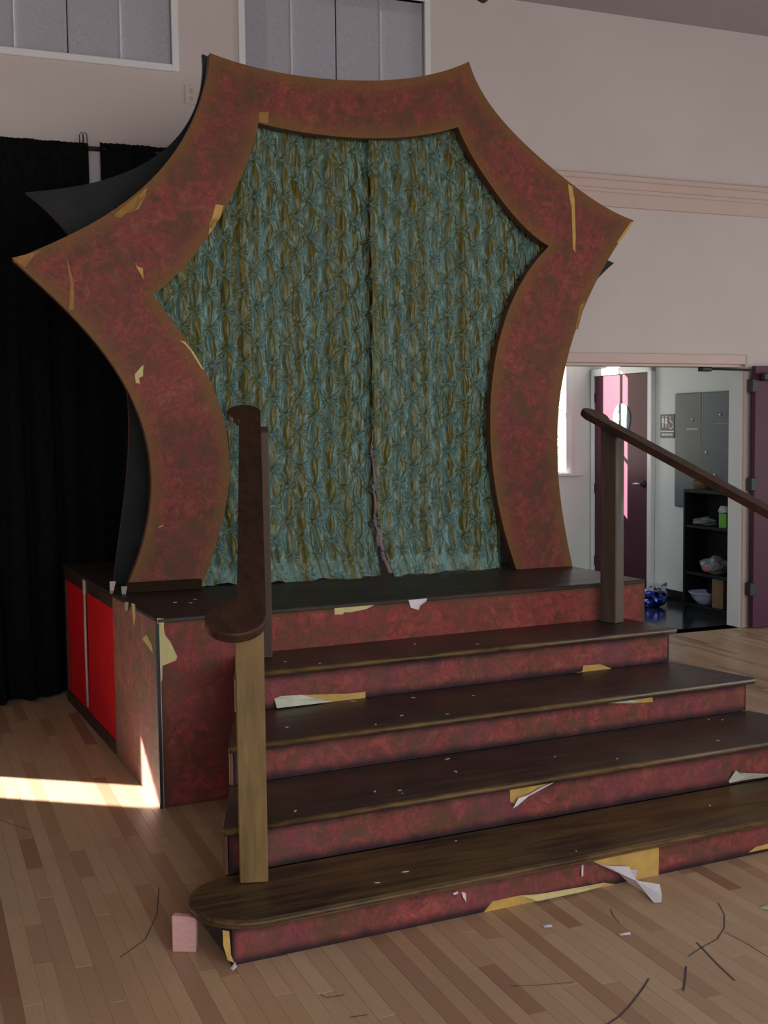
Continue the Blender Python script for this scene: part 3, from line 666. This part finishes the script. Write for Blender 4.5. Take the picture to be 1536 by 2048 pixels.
INN = [[(402, 1172), (422, 1123), (445, 1049), (455, 971), (453, 873), (441, 819), (422, 756), (391, 705), (351, 659), (306, 590)],
       [(306, 590), (350, 555), (400, 490), (440, 440), (470, 380), (495, 325), (508, 280), (517, 246)],
       [(517, 246), (581, 260), (662, 272), (742, 276), (803, 275), (863, 267), (916, 254)],
       [(916, 254), (936, 297), (964, 345), (1001, 397), (1045, 450), (1098, 492)],
       [(1098, 492), (1069, 531), (1037, 575), (1013, 628), (997, 680), (983, 768), (983, 860), (988, 951), (1002, 1042), (1020, 1101), (1033, 1138)]]
oc = np.concatenate([curve_pts(p)[(0 if i == 0 else 1):] for i, p in enumerate(OUT)]); ic = np.concatenate([curve_pts(p)[(0 if i == 0 else 1):] for i, p in enumerate(INN)])
for A in (oc, ic):
    A[0, 2] = A[-1, 2] = H+.001
NA = 12; T = np.linspace(0, 1, NA+1)[None, :, None]; STAR = oc[:, None, :]*(1-T)+ic[:, None, :]*T
def poly_dist(P, C):
    d = np.full(P.shape[:-1], 9.0)
    for a, b in zip(C[:-1], C[1:]):
        ab = b-a; t = np.clip(((P-a)@ab)/max(ab@ab, 1e-12), 0, 1); d = np.minimum(d, np.linalg.norm(P-(a+t[..., None]*ab), axis=-1))
    return d
EDGE = np.minimum(poly_dist(STAR, oc), poly_dist(STAR, ic))
SN = np.array([-SB, 1, 0])/math.hypot(1, SB); ST = .055
pt = thing('star_portal', 'star-shaped wallpapered portal with concave edges standing on the platform', 'portal', (1.326, .776, H))
flat = sheet('front_flat', STAR, 'paper_portal', pt, {'edge': EDGE}, None, False, SN*ST)
flat.data.materials.append(M['portal_edge'])
nq = (STAR.shape[0]-1)*NA
flat.data.polygons.foreach_set('material_index', [0 if i < nq else 1 for i in range(len(flat.data.polygons))])
# rear flat: same outline turned round, painted black inside, papered edge
RB = .345
ROUT = [[(226, 1176), (230, 1127), (242, 1049), (252, 971), (258, 873), (258, 811), (250, 740), (225, 640), (185, 545), (137, 467), (93, 418), (50, 385)],
        [(50, 385), (131, 377), (202, 362), (246, 345), (287, 325), (328, 297), (375, 262), (393, 200), (402, 150), (405, 108)],
        [(405, 108), (520, 150), (660, 172), (790, 168), (905, 150)], [(905, 150), (935, 240), (1000, 340), (1090, 430), (1160, 490), (1228, 526)],
        [(1228, 526), (1180, 575), (1130, 660), (1095, 760), (1080, 870), (1082, 980), (1105, 1120)]]
ro = np.concatenate([curve_pts(p, 28, RB)[(0 if i == 0 else 1):] for i, p in enumerate(ROUT)]); ro[0, 2] = ro[-1, 2] = H+.001
cen = ro.mean(0); ri = cen+(ro-cen)*.74
for i in (0, -1): ri[i] = ro[i]+(ro[-1-(0 if i == -1 else 0)]-ro[0])*(.15 if i == 0 else -.15)
R_ = ro[:, None, :]*(1-T)+ri[:, None, :]*T
rear = sheet('rear_flat', R_, 'black_paint', pt, None, None, False, SN*.03)
rear['label'] = 'flat black inner face of the rear star cutout'
rear.data.materials.append(M['portal_edge']); rear.data.polygons.foreach_set('material_index', [0 if i < 2*nq else 1 for i in range(len(rear.data.polygons))])
# battens joining the two flats, out of sight behind the legs
for s_, z_ in ((.26, 1.45), (2.42, 1.45), (1.0, 3.45), (1.65, 3.45)):
    a = np.array([s_, SA+SB*s_, z_])+SN*ST; b = a+SN*(RB-ST)
    e = np.array([.02, 0, 0]); k = np.array([0, 0, .02]); bm = bmesh.new(); hexa(bm, [a-e-k, a+e-k, b+e-k, b-e-k, a-e+k, a+e+k, b+e+k, b-e+k]); link('batten', from_bm(bm, 'batten'), 'black_paint', pt)
a, b = oc[0], ic[0]; bm = bmesh.new()
q0, q1 = a-SN*.022, b-SN*.022; up_ = np.array([0, 0, .052])
hexa(bm, [q0, q1, b-SN*.001, a-SN*.001, q0+up_, q1+up_, b-SN*.001+up_, a-SN*.001+up_], .003); link('base_board', from_bm(bm, 'base_board'), 'board_dark', pt)
z1 = lambda L: [(x/2, y/2) for x, y in L]; z6 = lambda L: [(x/3.657, 240+y/3.657) for x, y in L]; z3 = lambda L: [(x/2.56, 600+y/2.56) for x, y in L]; z2 = lambda L: [(768+x/2, y/2) for x, y in L]
so = -SN*.0008
P_ = lambda L, mat: patch('bare_patch', L, on_star, mat, flat, so, .0008)
P_(z6([(85, 1010), (300, 955), (240, 1000), (185, 1080)]), 'bare_brown')
P_(z6([(835, 690), (1075, 490), (1060, 560), (1000, 650), (960, 675), (930, 680), (880, 715), (845, 710)]), 'bare_brown')
P_(z6([(1000, 580), (1075, 492), (1062, 560), (1010, 650), (958, 675), (990, 630)]), 'bare_ochre')
P_(z6([(490, 1010), (515, 1100), (540, 1190), (540, 1388), (505, 1388), (515, 1200), (495, 1080)]), 'bare_brown')
P_(z6([(988, 1045), (1005, 1070), (1045, 1085), (1050, 1165), (1030, 1130), (1000, 1080)]), 'bare_ochre')
P_(z6([(1536, 745), (1600, 700), (1570, 780), (1525, 840)]), 'bare_ochre')
P_(z1([(862, 818), (895, 822), (880, 870), (845, 915), (838, 910)]), 'bare_ochre')
P_(z1([(1035, 450), (1075, 448), (1072, 495), (1035, 488)]), 'bare_brown')
P_(z3([(720, 345), (734, 332), (732, 390), (712, 400), (716, 428), (695, 425), (690, 380)]), 'bare_pale')
P_(z3([(920, 208), (945, 212), (990, 265), (1045, 360), (1030, 350), (975, 260), (945, 225)]), 'bare_pale')
P_(z2([(735, 735), (752, 745), (762, 800), (766, 930), (765, 1010), (755, 995), (750, 830), (740, 785)]), 'bare_ochre')
P_(z2([(1000, 882), (985, 890), (930, 970), (938, 972), (960, 945)]), 'bare_ochre')
P_([(1170, 604), (1160, 610), (1150, 655), (1155, 660)], 'bare_brown')
P_(z3([(810, 1160), (838, 1150), (832, 1158), (815, 1166)]), 'bare_ochre')
for q in ((224, 1172), (247, 1182)):
    f_ = lambda p: on_star(p, -.03)
    flap('paper_chip', [(q[0]-5, q[1]-9, 0), (q[0]+7, q[1]-10, .01), (q[0]+3, q[1]+9, .01), (q[0]-3, q[1]+10, 0)], f_, 'chip', pt, -SN)

# ------------------------------------------------------------------ quilted silk curtains
def x_at(px_, py_, off=.10): return on_star((px_, py_), off)[0]
CZ0, CZ1 = H+.004, 3.38
TU, TZ = .158, .190             # tuft spacing across and along a column
CEN = STAR[:, NA//2, :][:, [0, 2]]; CEN = np.concatenate([CEN, [[CEN[-1, 0], H-.2], [CEN[0, 0], H-.2]]])
def inside(X, Z):
    m = np.zeros(X.shape, bool)
    for (x0, z0), (x1, z1_) in zip(CEN, np.roll(CEN, -1, 0)):
        c = ((z0 > Z) != (z1_ > Z)); 
        with np.errstate(divide='ignore', invalid='ignore'): xi = (x1-x0)*(Z-z0)/(z1_-z0)+x0
        m ^= c & (X < xi)
    return m
def curtain(name, label, xl, xr, seed, fwd, hem):
    nx, nz = 330, 560; q = np.random.default_rng(seed)
    s = np.linspace(0, 1, nx); z = np.linspace(CZ0, CZ1, nz); S, Z = np.meshgrid(s, z)
    XL = np.interp(Z, *xl); XR = np.interp(Z, *xr); x0, x1 = min(xl[1]), max(xr[1]); X = x0+(x1-x0)*S
    XS = X+3.0+.004*np.sin(Z*5+seed)+.003*np.sin(Z*13+X*6)
    X = np.clip(X, XL, XR)                                             # cloth gathers at its free edges
    ZS = Z + .014*np.sin(XS*7+seed*2)+.006*np.sin(XS*23)
    c2 = XS/(TU/2); col = np.round(c2); par = np.mod(col, 2); dx = XS-col*(TU/2)
    zrow = (ZS-CZ0-.11)/TZ+.5*par; fz = zrow-np.round(zrow); dz = fz*TZ
    def h01(a, b): v = np.sin(a*12.9898+b*78.233+seed*3.7)*43758.5453; return v-np.floor(v)
    jit = h01(col, np.round(zrow)); jit2 = h01(col+.5, np.floor(zrow))
    gap = np.sin(math.pi*np.abs(fz))                                   # 0 at a tuft, 1 half way to the next
    body = np.clip((Z-CZ0-.09)/.05, 0, 1)
    wid = (.0035+.0135*gap)*(.75+.5*jit2); xo = dx+.006*(jit2-.5)*gap
    ridge = np.exp(-np.abs(xo/wid)**2.2)*gap**.45                        # almond pleat between the tufts of a column
    side = np.exp(-((np.abs(dx)-TU/4)/.007)**2)                         # thin pleats between the columns
    ridge = ridge*body; h = .022*ridge*(.7+.6*jit2) + .007*side*(.5+.5*np.sin(Z*31+col*2.4))
    r = np.hypot(dx, dz*.75); th = np.arctan2(dz*.75, dx)
    star = np.exp(-(r/.045)**2)*np.clip(r/.012, 0, 1)*(.35+.65*body)
    h += .0115*star*(np.abs(np.cos(4.5*th+jit*6))*2-1.1)                                  # wrinkles radiating from each tuft
    h -= .016*np.exp(-(r/.014)**2)
    sm = np.zeros_like(h)
    for k in range(26):
        a, b = q.uniform(40, 170), q.uniform(4, 34); sm += np.sin(XS*a+Z*b*q.choice((-1, 1))+q.uniform(0, 6.28))
    h += sm*.0007
    ph = XS/.0263+.9*np.sin(Z*9+col)+.25*np.sin(Z*33+XS*20); tri = np.abs(2*(ph-np.floor(ph))-1)
    h += .0062*tri*np.clip(r/.05, .15, 1)*body
    fold = .020*np.sin(XS*2*math.pi/.47+seed)+.012*np.sin(XS*2*math.pi/.27+2*seed+.4*Z)
    Y = SA+SB*X + .105 - h - fold*.8 - np.clip((1.15-Z)/.35, 0, 1)**1.5*hem*np.interp(X, [.3, .75, 1.4, 2.2], [.25, 1, 1, .4]) - fwd*np.clip(1-(X-XL)/.18, 0, 1)
    Z2 = Z+np.clip((H+.25-Z)/.25, 0, 1)*(.006*np.sin(XS*23+seed)+.004*np.sin(XS*51)); Z2 = np.maximum(Z2, H+.002)
    gx = np.gradient(h, axis=1)/np.maximum(np.gradient(XS, axis=1), 1e-4)
    # sheen painted by slope: olive warp on pleats and crease flanks, teal weft elsewhere
    thr = .58 - 1.0*np.clip(ridge*1.3-.15, 0, 1)*(.55+.6*jit2) + gx*.42 - .30*np.clip(np.sin(XS*97+2.0*np.sin(Z*3.1)+seed), 0, 1)*np.clip(.5+.5*np.sin(Z*8.3+XS*41), 0, 1) - .35*np.clip(np.sin(XS*2*math.pi/.27+2*seed+.4*Z)*1.2-.3, 0, 1) + .05*sm/3
    thr = np.clip(thr, 0, 1)
    o = sheet(name, np.stack([X, Y, Z2], -1), 'silk', None, {'thread_sheen': thr}, (float(X.mean()), SA, H), keep=inside(X, Z))
    tag(o, label, 'curtain', 'quilted silk curtains in the portal'); return o, np.stack([X, Y, Z2], -1)
cx = [on_star(p, .10) for p in ((733, 290), (738, 700), (745, 900), (750, 1160))]
xr_L = ([c[2] for c in cx][::-1], [c[0]+d_ for c, d_ in zip(cx, (.06, .05, .03, .005))][::-1])
xl_L = ([.84, 1.2, 1.8, 3.4], [.40, .34, -.10, -.10])
cr = [on_star(p, o_) for p, o_ in (((733, 290), .08), ((741, 700), .07), ((746, 900), .05), ((757, 1010), .02), ((772, 1090), -.02), ((797, 1158), -.06))]
xl_R = ([c[2] for c in cr][::-1], [c[0] for c in cr][::-1])
xr_R = ([.84, 1.3, 1.62, 2.0, 3.4], [x_at(992, 1140), x_at(990, 960), x_at(1010, 830), 2.78, 2.78])
cl, GL = curtain('curtain', 'left teal and olive quilted silk curtain behind the portal opening', xl_L, xr_L, 1, 0.0, .10)
cr_o, GR = curtain('curtain', 'right teal and olive quilted silk curtain with flared pale edge', xl_R, xr_R, 2, .05, .10)
# turned-back pale lining along the free edge of the right curtain
k = [i for i in range(GR.shape[0]) if .86 < GR[i, 0, 2] < 1.65]; E_ = GR[k, 0, :]
w_ = np.interp(E_[:, 2], [.86, 1.2, 1.65], [.020, .013, .002])
G = np.stack([E_+np.array([.004, -.004, 0]), E_+np.stack([-w_*.5, -w_*.3-.003, 0*w_], 1), E_+np.stack([-w_, w_*.4, 0*w_], 1)], 1)
ed = sheet('lining_edge', G, 'lining', cr_o); ed['label'] = 'pale turned-back lining edge'
cp = thing('curtain_pole', 'pole carrying the silk curtains behind the portal top', 'pole', (1.33, SA, 3.33))
tube('pole', [np.array([.62, SA+SB*.62+.16, 3.33]), np.array([2.0, SA+SB*2.0+.16, 3.33])], .014, 'steel_dark', cp)

# ------------------------------------------------------------------ staircase
sx = dict(A=(.215, 2.497, -.399, .0, .651), B=(.052, 2.580, -.851, -.361, .479), C=(-.103, 2.72, -1.267, -.813, .320))
stairs = thing('staircase', 'wide dark wooden staircase with red papered risers leading to the stage', 'stairs', (1.3, -.8, 0))
TT = .028; ov = .038
def xl_s(y): return .363+.376*y
def xr_s(y): return float(np.interp(-y, [0, .39, .82, 1.27], [2.455, 2.497, 2.58, 2.72]))
below = {'A': .479, 'B': .320, 'C': .148}; TRD, RIS = {}, {}
def trap(name, y0, y1, z0, z1, mat, parent, bev=.007):
    bm = bmesh.new(); P = [(xl_s(y0), y0), (xr_s(y0), y0), (xr_s(y1), y1), (xl_s(y1), y1)]
    hexa(bm, [(x, y, z0) for x, y in P]+[(x, y, z1) for x, y in P], bev, 2); return link(name, from_bm(bm, name), mat, parent)
def side_board(x0, y0, x1, y1, z0, z1, w):
    d = np.array([x1-x0, y1-y0, 0]); n = np.array([d[1], -d[0], 0]); n /= np.linalg.norm(n); n = n if n[0]*w > 0 else -n; n *= .018
    p, q = np.array([x0, y0, z0]), np.array([x1, y1, z0]); up_ = np.array([0, 0, z1-z0]); bm = bmesh.new()
    hexa(bm, [p, q, q+n, p+n, p+up_, q+up_, q+n+up_, p+n+up_], .002); return link('step_side', from_bm(bm, 'step_side'), 'side_dark', stairs)
for k, (a, b, y0, y1, z) in sx.items():
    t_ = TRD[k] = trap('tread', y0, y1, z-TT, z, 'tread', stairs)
    tube('nosing', [(xl_s(y0)+.008, y0+.002, z-.012), (xr_s(y0)-.008, y0+.002, z-.012)], .0115, 'nosing', t_, 8)
    yr = y0+ov; yb = y1-.004 if k == 'A' else y1+.02
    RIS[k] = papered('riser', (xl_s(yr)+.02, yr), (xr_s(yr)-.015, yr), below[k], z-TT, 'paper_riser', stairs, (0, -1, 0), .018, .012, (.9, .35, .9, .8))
    side_board(xl_s(yr)+.014, yr+.019, xl_s(yb)+.014, yb, 0, z-TT, 1); side_board(xr_s(yr)-.010, yr+.019, xr_s(yb)-.010, yb, 0, z-TT, -1)
    box('step_edge', (xl_s(yr)+.004, yr-.004, below[k]), (xl_s(yr)+.016, yr+.016, z-TT), 'portal_edge', stairs, .002)
# bottom tread with rounded ends
rc, rr = (-.080, -1.432), .190
pts = [(rc[0]+rr*math.cos(t), rc[1]+rr*math.sin(t), .148-TT) for t in np.linspace(math.pi/2, 1.5*math.pi, 20)]
rc2 = (2.93, -1.432); pts += [(rc2[0]+rr*math.cos(t), rc2[1]+rr*math.sin(t), .148-TT) for t in np.linspace(-math.pi/2, math.pi/2, 20)]
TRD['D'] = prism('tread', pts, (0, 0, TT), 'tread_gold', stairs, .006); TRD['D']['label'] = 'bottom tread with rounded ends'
tube('nosing', [(p[0]+(.004 if p[0] < 0 else -.004), p[1]+(.003 if p[1] < rc[1] else -.003), .134) for p in pts[6:34]], .0095, 'nosing', TRD['D'], 8)
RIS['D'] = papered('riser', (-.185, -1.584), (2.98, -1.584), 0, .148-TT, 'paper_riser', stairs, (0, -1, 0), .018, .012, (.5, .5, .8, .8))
box('step_side', (-.183, -1.56, 0), (-.165, -1.24, .148-TT), 'side_dark', stairs, .002)
box('step_side', (2.95, -1.56, 0), (2.97, -1.24, .148-TT), 'side_dark', stairs, .002)
# torn paper on the risers
yA, yB, yC, yD = -.399+ov, -.851+ov, -1.267+ov, -1.584
def rp(y):
    def f(p, l=0.0):
        q = on_y(p, y-l); return q if q[2] > .003 or l == 0 else on_z(p, .004)
    return f
RO = {yA: RIS['A'], yB: RIS['B'], yC: RIS['C'], yD: RIS['D']}
RPm = lambda L, y, mat: patch('bare_patch', L, rp(y), mat, RO[y], (0, -.001, 0), .0008)
zb2 = lambda L: [(960+x/2.667, 1120+y/2.667) for x, y in L]
RPm(zb1([(430, 686), (700, 678), (797, 668), (797, 710), (620, 724), (520, 706)]), yA, 'bare_ochre')
flap('peeled_flap', [(*p, l) for p, l in zip(zb1([(297, 706), (330, 692), (450, 684), (520, 704), (620, 722), (312, 758)]), (.004, .012, .006, .004, .02, .03))], rp(yA), 'paper_green', RO[yA], (0, -1, 0))
RPm(zb2([(550, 562), (640, 556), (700, 578), (690, 584), (552, 602), (498, 604), (545, 594)]), yA, 'bare_ochre')
RPm(zb2([(640, 745), (920, 710), (920, 757), (820, 762)]), yB, 'bare_ochre')
flap('peeled_flap', [(*p, l) for p, l in zip(zb2([(563, 763), (690, 742), (800, 746), (850, 758), (820, 764)]), (.012, .006, .003, .003, .014))], rp(yB), 'paper_green', RO[yB], (0, -1, 0))
RPm(z7([(288, 185), (515, 148), (430, 190), (360, 230), (320, 262), (290, 250)]), yC, 'bare_ochre')
flap('peeled_flap', [(*p, l) for p, l in zip(z7([(520, 147), (440, 180), (380, 215), (330, 232), (305, 282), (325, 270), (345, 238), (400, 212)]), (.004, .014, .018, .016, .03, .03, .004, .004))], rp(yC), 'paper_white', RO[yC], (0, -1, 0))
flap('peeled_flap', [(*p, l) for p, l in zip(z7([(1345, 150), (1380, 98), (1400, 110), (1536, 115), (1536, 128), (1420, 145), (1350, 160)]), (.004, .02, .025, .03, .02, .004, .004))], rp(yC), 'paper_green', RO[yC], (0, -1, 0))
RPm(z7([(690, 537), (1008, 462), (1006, 602), (910, 625), (800, 580)]), yD, 'bare_ochre')
flap('peeled_flap', [(*p, l) for p, l in zip(z7([(688, 538), (760, 560), (865, 562), (862, 578), (905, 578), (870, 605), (905, 625), (945, 680), (1012, 648), (1022, 700), (1020, 735), (985, 738), (940, 690), (860, 640), (800, 580)]), (.002, .012, .03, .03, .05, .03, .05, .09, .13, .15, .15, .14, .09, .03, .01))], rp(yD), 'paper_white', RO[yD], (0, -1, 0), 'white torn paper strip hanging onto the floor')
RPm(z7([(155, 790), (205, 730), (345, 700), (380, 712), (640, 660), (740, 640), (800, 648), (420, 738)]), yD, 'bare_ochre')
flap('peeled_flap', [(*p, l) for p, l in zip(z7([(340, 702), (420, 698), (640, 660), (745, 640), (725, 660), (640, 684), (420, 730)]), (.002, .012, .01, .01, .02, .02, .02))], rp(yD), 'bare_pale', RO[yD], (0, -1, 0))
RPm(z7([(1438, 495), (1475, 468), (1536, 452), (1560, 448), (1560, 470)]), yD, 'bare_ochre')
RPm([(445, 1860), (458, 1862), (462, 1910), (468, 1925), (455, 1920), (446, 1890)], yD, 'bare_ochre')
for L in ([(55, 685), (75, 690), (78, 735), (62, 710)], [(12, 692), (35, 682), (40, 692), (20, 700)], [(636, 555), (644, 555), (642, 610), (634, 610)]):
    flap('peeled_flap', [(*p, .004+.006*(i % 2)) for i, p in enumerate(z7(L))], rp(yD), 'paper_white', RO[yD], (0, -1, 0))
# crumbs of paper on the treads
r3 = random.Random(11); k = 0
for key, cnt in (('A', 5), ('B', 8), ('C', 12), ('D', 5)):
    for i in range(cnt):
        if key == 'D': x, y, z = r3.uniform(.2, 2.2), r3.uniform(-1.6, -1.27), .148
        else: a, b, y0, y1, z = sx[key]; x, y = r3.uniform(a+.1, b-.3), r3.uniform(y0+.03, min(y1, y0+.45))
        s_ = r3.uniform(.003, .008); an = r3.uniform(0, 3.1); e1 = np.array([math.cos(an), math.sin(an), 0])*s_*r3.uniform(1, 2.5); e2 = np.array([-math.sin(an), math.cos(an), 0])*s_*.7
        c = np.array([x, y, z+.0008]); prism('paper_crumb', [c-e1, c+e2, c+e1*.9, c-e2*1.1], (0, 0, .001), 'paper_white', TRD[key])

# ------------------------------------------------------------------ handrails
def handrail(label, side, top, bot, w, t, r_lo, r_hi, ptop, pbot, mats):
    """top/bot: centre of the band at its upper and lower ends; side = -1 lobes to the left, +1 to the right"""
    top, bot = np.array(top, float), np.array(bot, float); d = bot-top; L = np.linalg.norm(d); e = d/L
    lat = np.array([-e[1], e[0], 0.0]); lat /= np.linalg.norm(lat)
    if lat[0]*side < 0: lat = -lat                                    # lat points outwards
    nrm = np.cross(e, lat); nrm = nrm if nrm[2] > 0 else -nrm
    h = thing('handrail', label, 'handrail', (pbot[0], pbot[1], .148), 'handrails of the stage stairs')
    # outline in (s, l): inner side straight, outer side swells to round scroll ends
    o = [(r_hi*.55, -w/2), (L-r_lo*.9, -w/2)]
    cl_, ch = (L-r_lo*.75, -w/2+r_lo), (r_hi*.6, -w/2+r_hi)
    o += [(cl_[0]+r_lo*math.cos(a), cl_[1]+r_lo*math.sin(a)) for a in np.linspace(-math.pi/2, math.pi*.93, 22)][1:]
    o += [(cl_[0]-r_lo*1.02, w/2+.012), (cl_[0]-r_lo*1.25, w/2)]
    o += [(ch[0]+r_hi*1.25, w/2), (ch[0]+r_hi*1.02, w/2+.012)]
    o += [(ch[0]+r_hi*math.cos(a), ch[1]+r_hi*math.sin(a)) for a in np.linspace(math.pi*.07, math.pi*1.5, 22)][:-1]
    prism('rail', [top+e*s-nrm*t+lat*l for s, l in o], nrm*t, mats[0], h, .008, seg=3)
    for (px_, py_, z0, wx, wy, m_) in ((*ptop, mats[1]), (*pbot, mats[2])):
        s = ((px_-top[0])*e[0]+(py_-top[1])*e[1])/(e[0]**2+e[1]**2); zt = (top+e*s)[2]-t/nrm[2]-.001
        sl = e[2]/math.hypot(e[0], e[1]); dy = wy/2*abs(sl)
        bm = bmesh.new(); a_, b_ = np.array([e[0], e[1]])/math.hypot(e[0], e[1]), np.array([lat[0], lat[1]])
        # post section aligned to the rail, its head cut to the slope
        Q = [np.array([px_, py_])+a_*i*wy/2+b_*j*wx/2 for i, j in ((1, -1), (1, 1), (-1, 1), (-1, -1))]
        zz = [zt-dy, zt-dy, zt+dy, zt+dy]
        hexa(bm, [(q_[0], q_[1], z0) for q_ in Q]+[(q_[0], q_[1], z_) for q_, z_ in zip(Q, zz)], .004)
        link('post', from_bm(bm, 'post'), m_, h)
    return h
handrail('left handrail with scroll ends on a golden front post', -1, (.452, .02, 1.755), (-.070, -1.50, 1.030), .085, .036, .098, .074, (.440, -.115, .652, .085, .06), (-.020, -1.315, .149, .095, .06), ('rail_wood', 'post_dark', 'post_wood'))
handrail('right handrail running out of view past the doorway', 1, (2.255, .03, 1.735), (2.80, -1.50, .985), .085, .034, .092, .072, (2.325, -.10, .652, .075, .095), (2.735, -1.315, .149, .095, .06), ('rail_wood', 'post_dark', 'post_wood'))

# ------------------------------------------------------------------ black drapes at the back wall
def drape(name, label, u0, u1, z0, z1, v, seed, puddle, slant=0.0, left=None):
    nx, nz = 160, 60; S, Tt = np.meshgrid(np.linspace(0, 1, nx), np.linspace(0, 1, nz)); Wd = u1-u0
    q = np.random.default_rng(seed); X = S*Wd; amp = .008+.030*np.clip(1.6*(1-Tt), 0, 1)
    dv = amp*(np.sin(X*2*math.pi/.16+seed+1.5*Tt)+.6*np.sin(X*2*math.pi/.29+seed*2.1+2*Tt)+.3*np.sin(X*2*math.pi/.083))
    uu = u0+X+.012*np.sin(X*30+Tt*3)*(1-np.abs(2*S-1)**8)-slant*(1-Tt)**2*S
    if left is not None: uu = uu+(np.interp(z0+(z1-z0)*Tt, *left)-u0)*np.clip(1-S*4, 0, 1)
    Z = z0+(z1-z0)*Tt+.002*np.sin(X*190)*(Tt > .98)
    if puddle > 0:
        k = np.clip(1-(Z-z0)/.45, 0, 1)*np.clip((-.03-uu)/.12, 0, 1)
        dv = dv-k**1.6*puddle*(.45+.55*np.sin(X*9+seed)**2)-k*.03*np.sin(X*41+Tt*60); Z = np.maximum(Z+k*.03*np.sin(X*37+Tt*90), z0+.003+.004*S)
    G = ORG+uu[..., None]*U+(v+dv)[..., None]*V; G = G+np.stack([0*Z, 0*Z, Z], -1)
    o = sheet(name, G, 'black_cloth', None, origin=tuple(rm((u0+u1)/2, v, z0))); return tag(o, label, 'drape', 'black drapes along the back wall')
DV = -.10
g_lo = on_wall((186, 800), DV)[0]; gu0, gu1 = on_wall((178, 330), DV)[0], on_wall((202, 330), DV)[0]
zt0, zt1 = on_wall((90, 280), DV)[1], on_wall((300, 291), DV)[1]
drape('black_drape', 'black floor-length drape puddling beside the red fabric platform side', -1.9, gu0, .004, zt0, DV, 1, .22, 0.0)
drape('black_drape', 'black drape behind the portal wing, next to the white wall gap', gu1, 1.6, .004, zt1, DV+.02, 5, 0.0, 0.0, ([0, 1.35, 1.5, 2.1, 2.7, 3.0, 4], [g_lo-.02, g_lo-.02, g_lo+.010, g_lo+.010, g_lo+.012, gu1, gu1]))
rod = thing('drape_rod', 'black rod, wire hooks and pale upright holding the black drapes', 'rod', tuple(rm(.3, DV, zt0)))
tube('rod', [rm(-2.0, DV+.045, zt0-.03), rm(1.65, DV+.045, zt1-.03)], .014, 'wire', rod)
for px_ in (163, 170):
    a, b = on_wall((px_, 285), DV)
    tube('wire_hook', [rm(a-.012, DV, b-.02), rm(a-.012, DV, b+.045), rm(a, DV, b+.065), rm(a+.012, DV, b+.05), rm(a+.014, DV, b-.02)], .003, 'wire', rod, 6)
a0, b0 = on_wall((190, 289), DV); box('white_band', (gu0-.03, DV+.060, b0-.03), (gu1+.03, DV+.066, b0), 'white_paint', rod, 0, rm)
box('pale_upright', (gu0-.02, DV+.068, 2.0), (gu1+.02, DV+.082, b0), 'upright', rod, .002, rm)
a0, b0 = on_wall((187, 880), DV); 

# ------------------------------------------------------------------ loose bits on the floor
c = on_z((368, 1905), 0); e1 = on_z((392, 1906), 0)-on_z((345, 1905), 0); n1 = np.array([-e1[1], e1[0], 0]); n1 = n1/np.linalg.norm(n1)*.03
hh = np.array([0, 0, .118]); bm = bmesh.new(); p0, p1 = c-e1/2, c+e1/2
hexa(bm, [p0, p1, p1+n1, p0+n1, p0+hh, p1+hh*.97+e1*.06, p1+hh*.97+n1+e1*.06, p0+hh+n1], .003)
wbk = link('wooden_block', from_bm(bm, 'wooden_block'), 'pink_block', None, tuple(c)); tag(wbk, 'pinkish raw wooden block standing beside the rounded bottom tread', 'block')
def scrap(pts, label, mat='paper_white'):
    P = [on_z((x, y), l) for x, y, l in pts]; c = sum(P)/len(P); bm = bmesh.new()
    for sgn in (0, 1):
        vv = [bm.verts.new(Vector(p+[0, 0, .0014+.001*sgn])) for p in P]; vc = bm.verts.new(Vector(c+[0, 0, .004+.001*sgn]))
        for i in range(len(P)): bm.faces.new((vv[i], vv[(i+1) % len(P)], vc))
    o = link('paper_scrap', from_bm(bm, 'paper_scrap'), mat, None, (c[0], c[1], 0)); return tag(o, label, 'scrap', 'paper scraps on the floor')
scrap([(1084, 1850, 0), (1102, 1850, .003), (1105, 1855, 0), (1088, 1856, 0)], 'thin white paper scrap on floor below the long yellow tear')
scrap([(1237, 1868, 0), (1260, 1865, .003), (1262, 1870, 0), (1240, 1872, 0)], 'thin white paper scrap on floor in front of the hanging torn strip')
scrap([(461, 1938, 0), (470, 1925, .012), (474, 1935, .006), (466, 1942, 0)], 'tiny white paper scrap at the bottom step corner')
scrap([(1518, 1817, 0), (1536, 1808, .004), (1550, 1812, .008), (1548, 1822, 0)], 'pale paper scrap at the picture right edge', 'paper_green')
# ceiling-hung stage lamp, only its lower end in view
c = on_y((955, -14), .4)
lamp = thing('stage_spotlight', 'black stage spotlight hanging from ceiling, its tip in view at top', 'spotlight', tuple(c))
ax = np.array([.5, -.55, -.55]); ax /= np.linalg.norm(ax)
lathe('lamp_can', c+np.array([0, 0, .04]), [(0, -.16), (.04, -.16), (.055, -.12), (.055, .03), (.062, .035), (.062, .07), (.056, .07), (.05, .03), (0, .02)], 'steel_dark', lamp, tuple(ax), 20)
tube('yoke', [c+np.array([.075, 0, .02]), c+np.array([.075, 0, .18]), c+np.array([0, 0, .24]), c+np.array([-.075, 0, .18]), c+np.array([-.075, 0, .02])], .009, 'steel_dark', lamp)
tube('hanger_pipe', [c+np.array([0, 0, .23]), np.array([c[0], c[1], HZ])], .014, 'steel_dark', lamp)
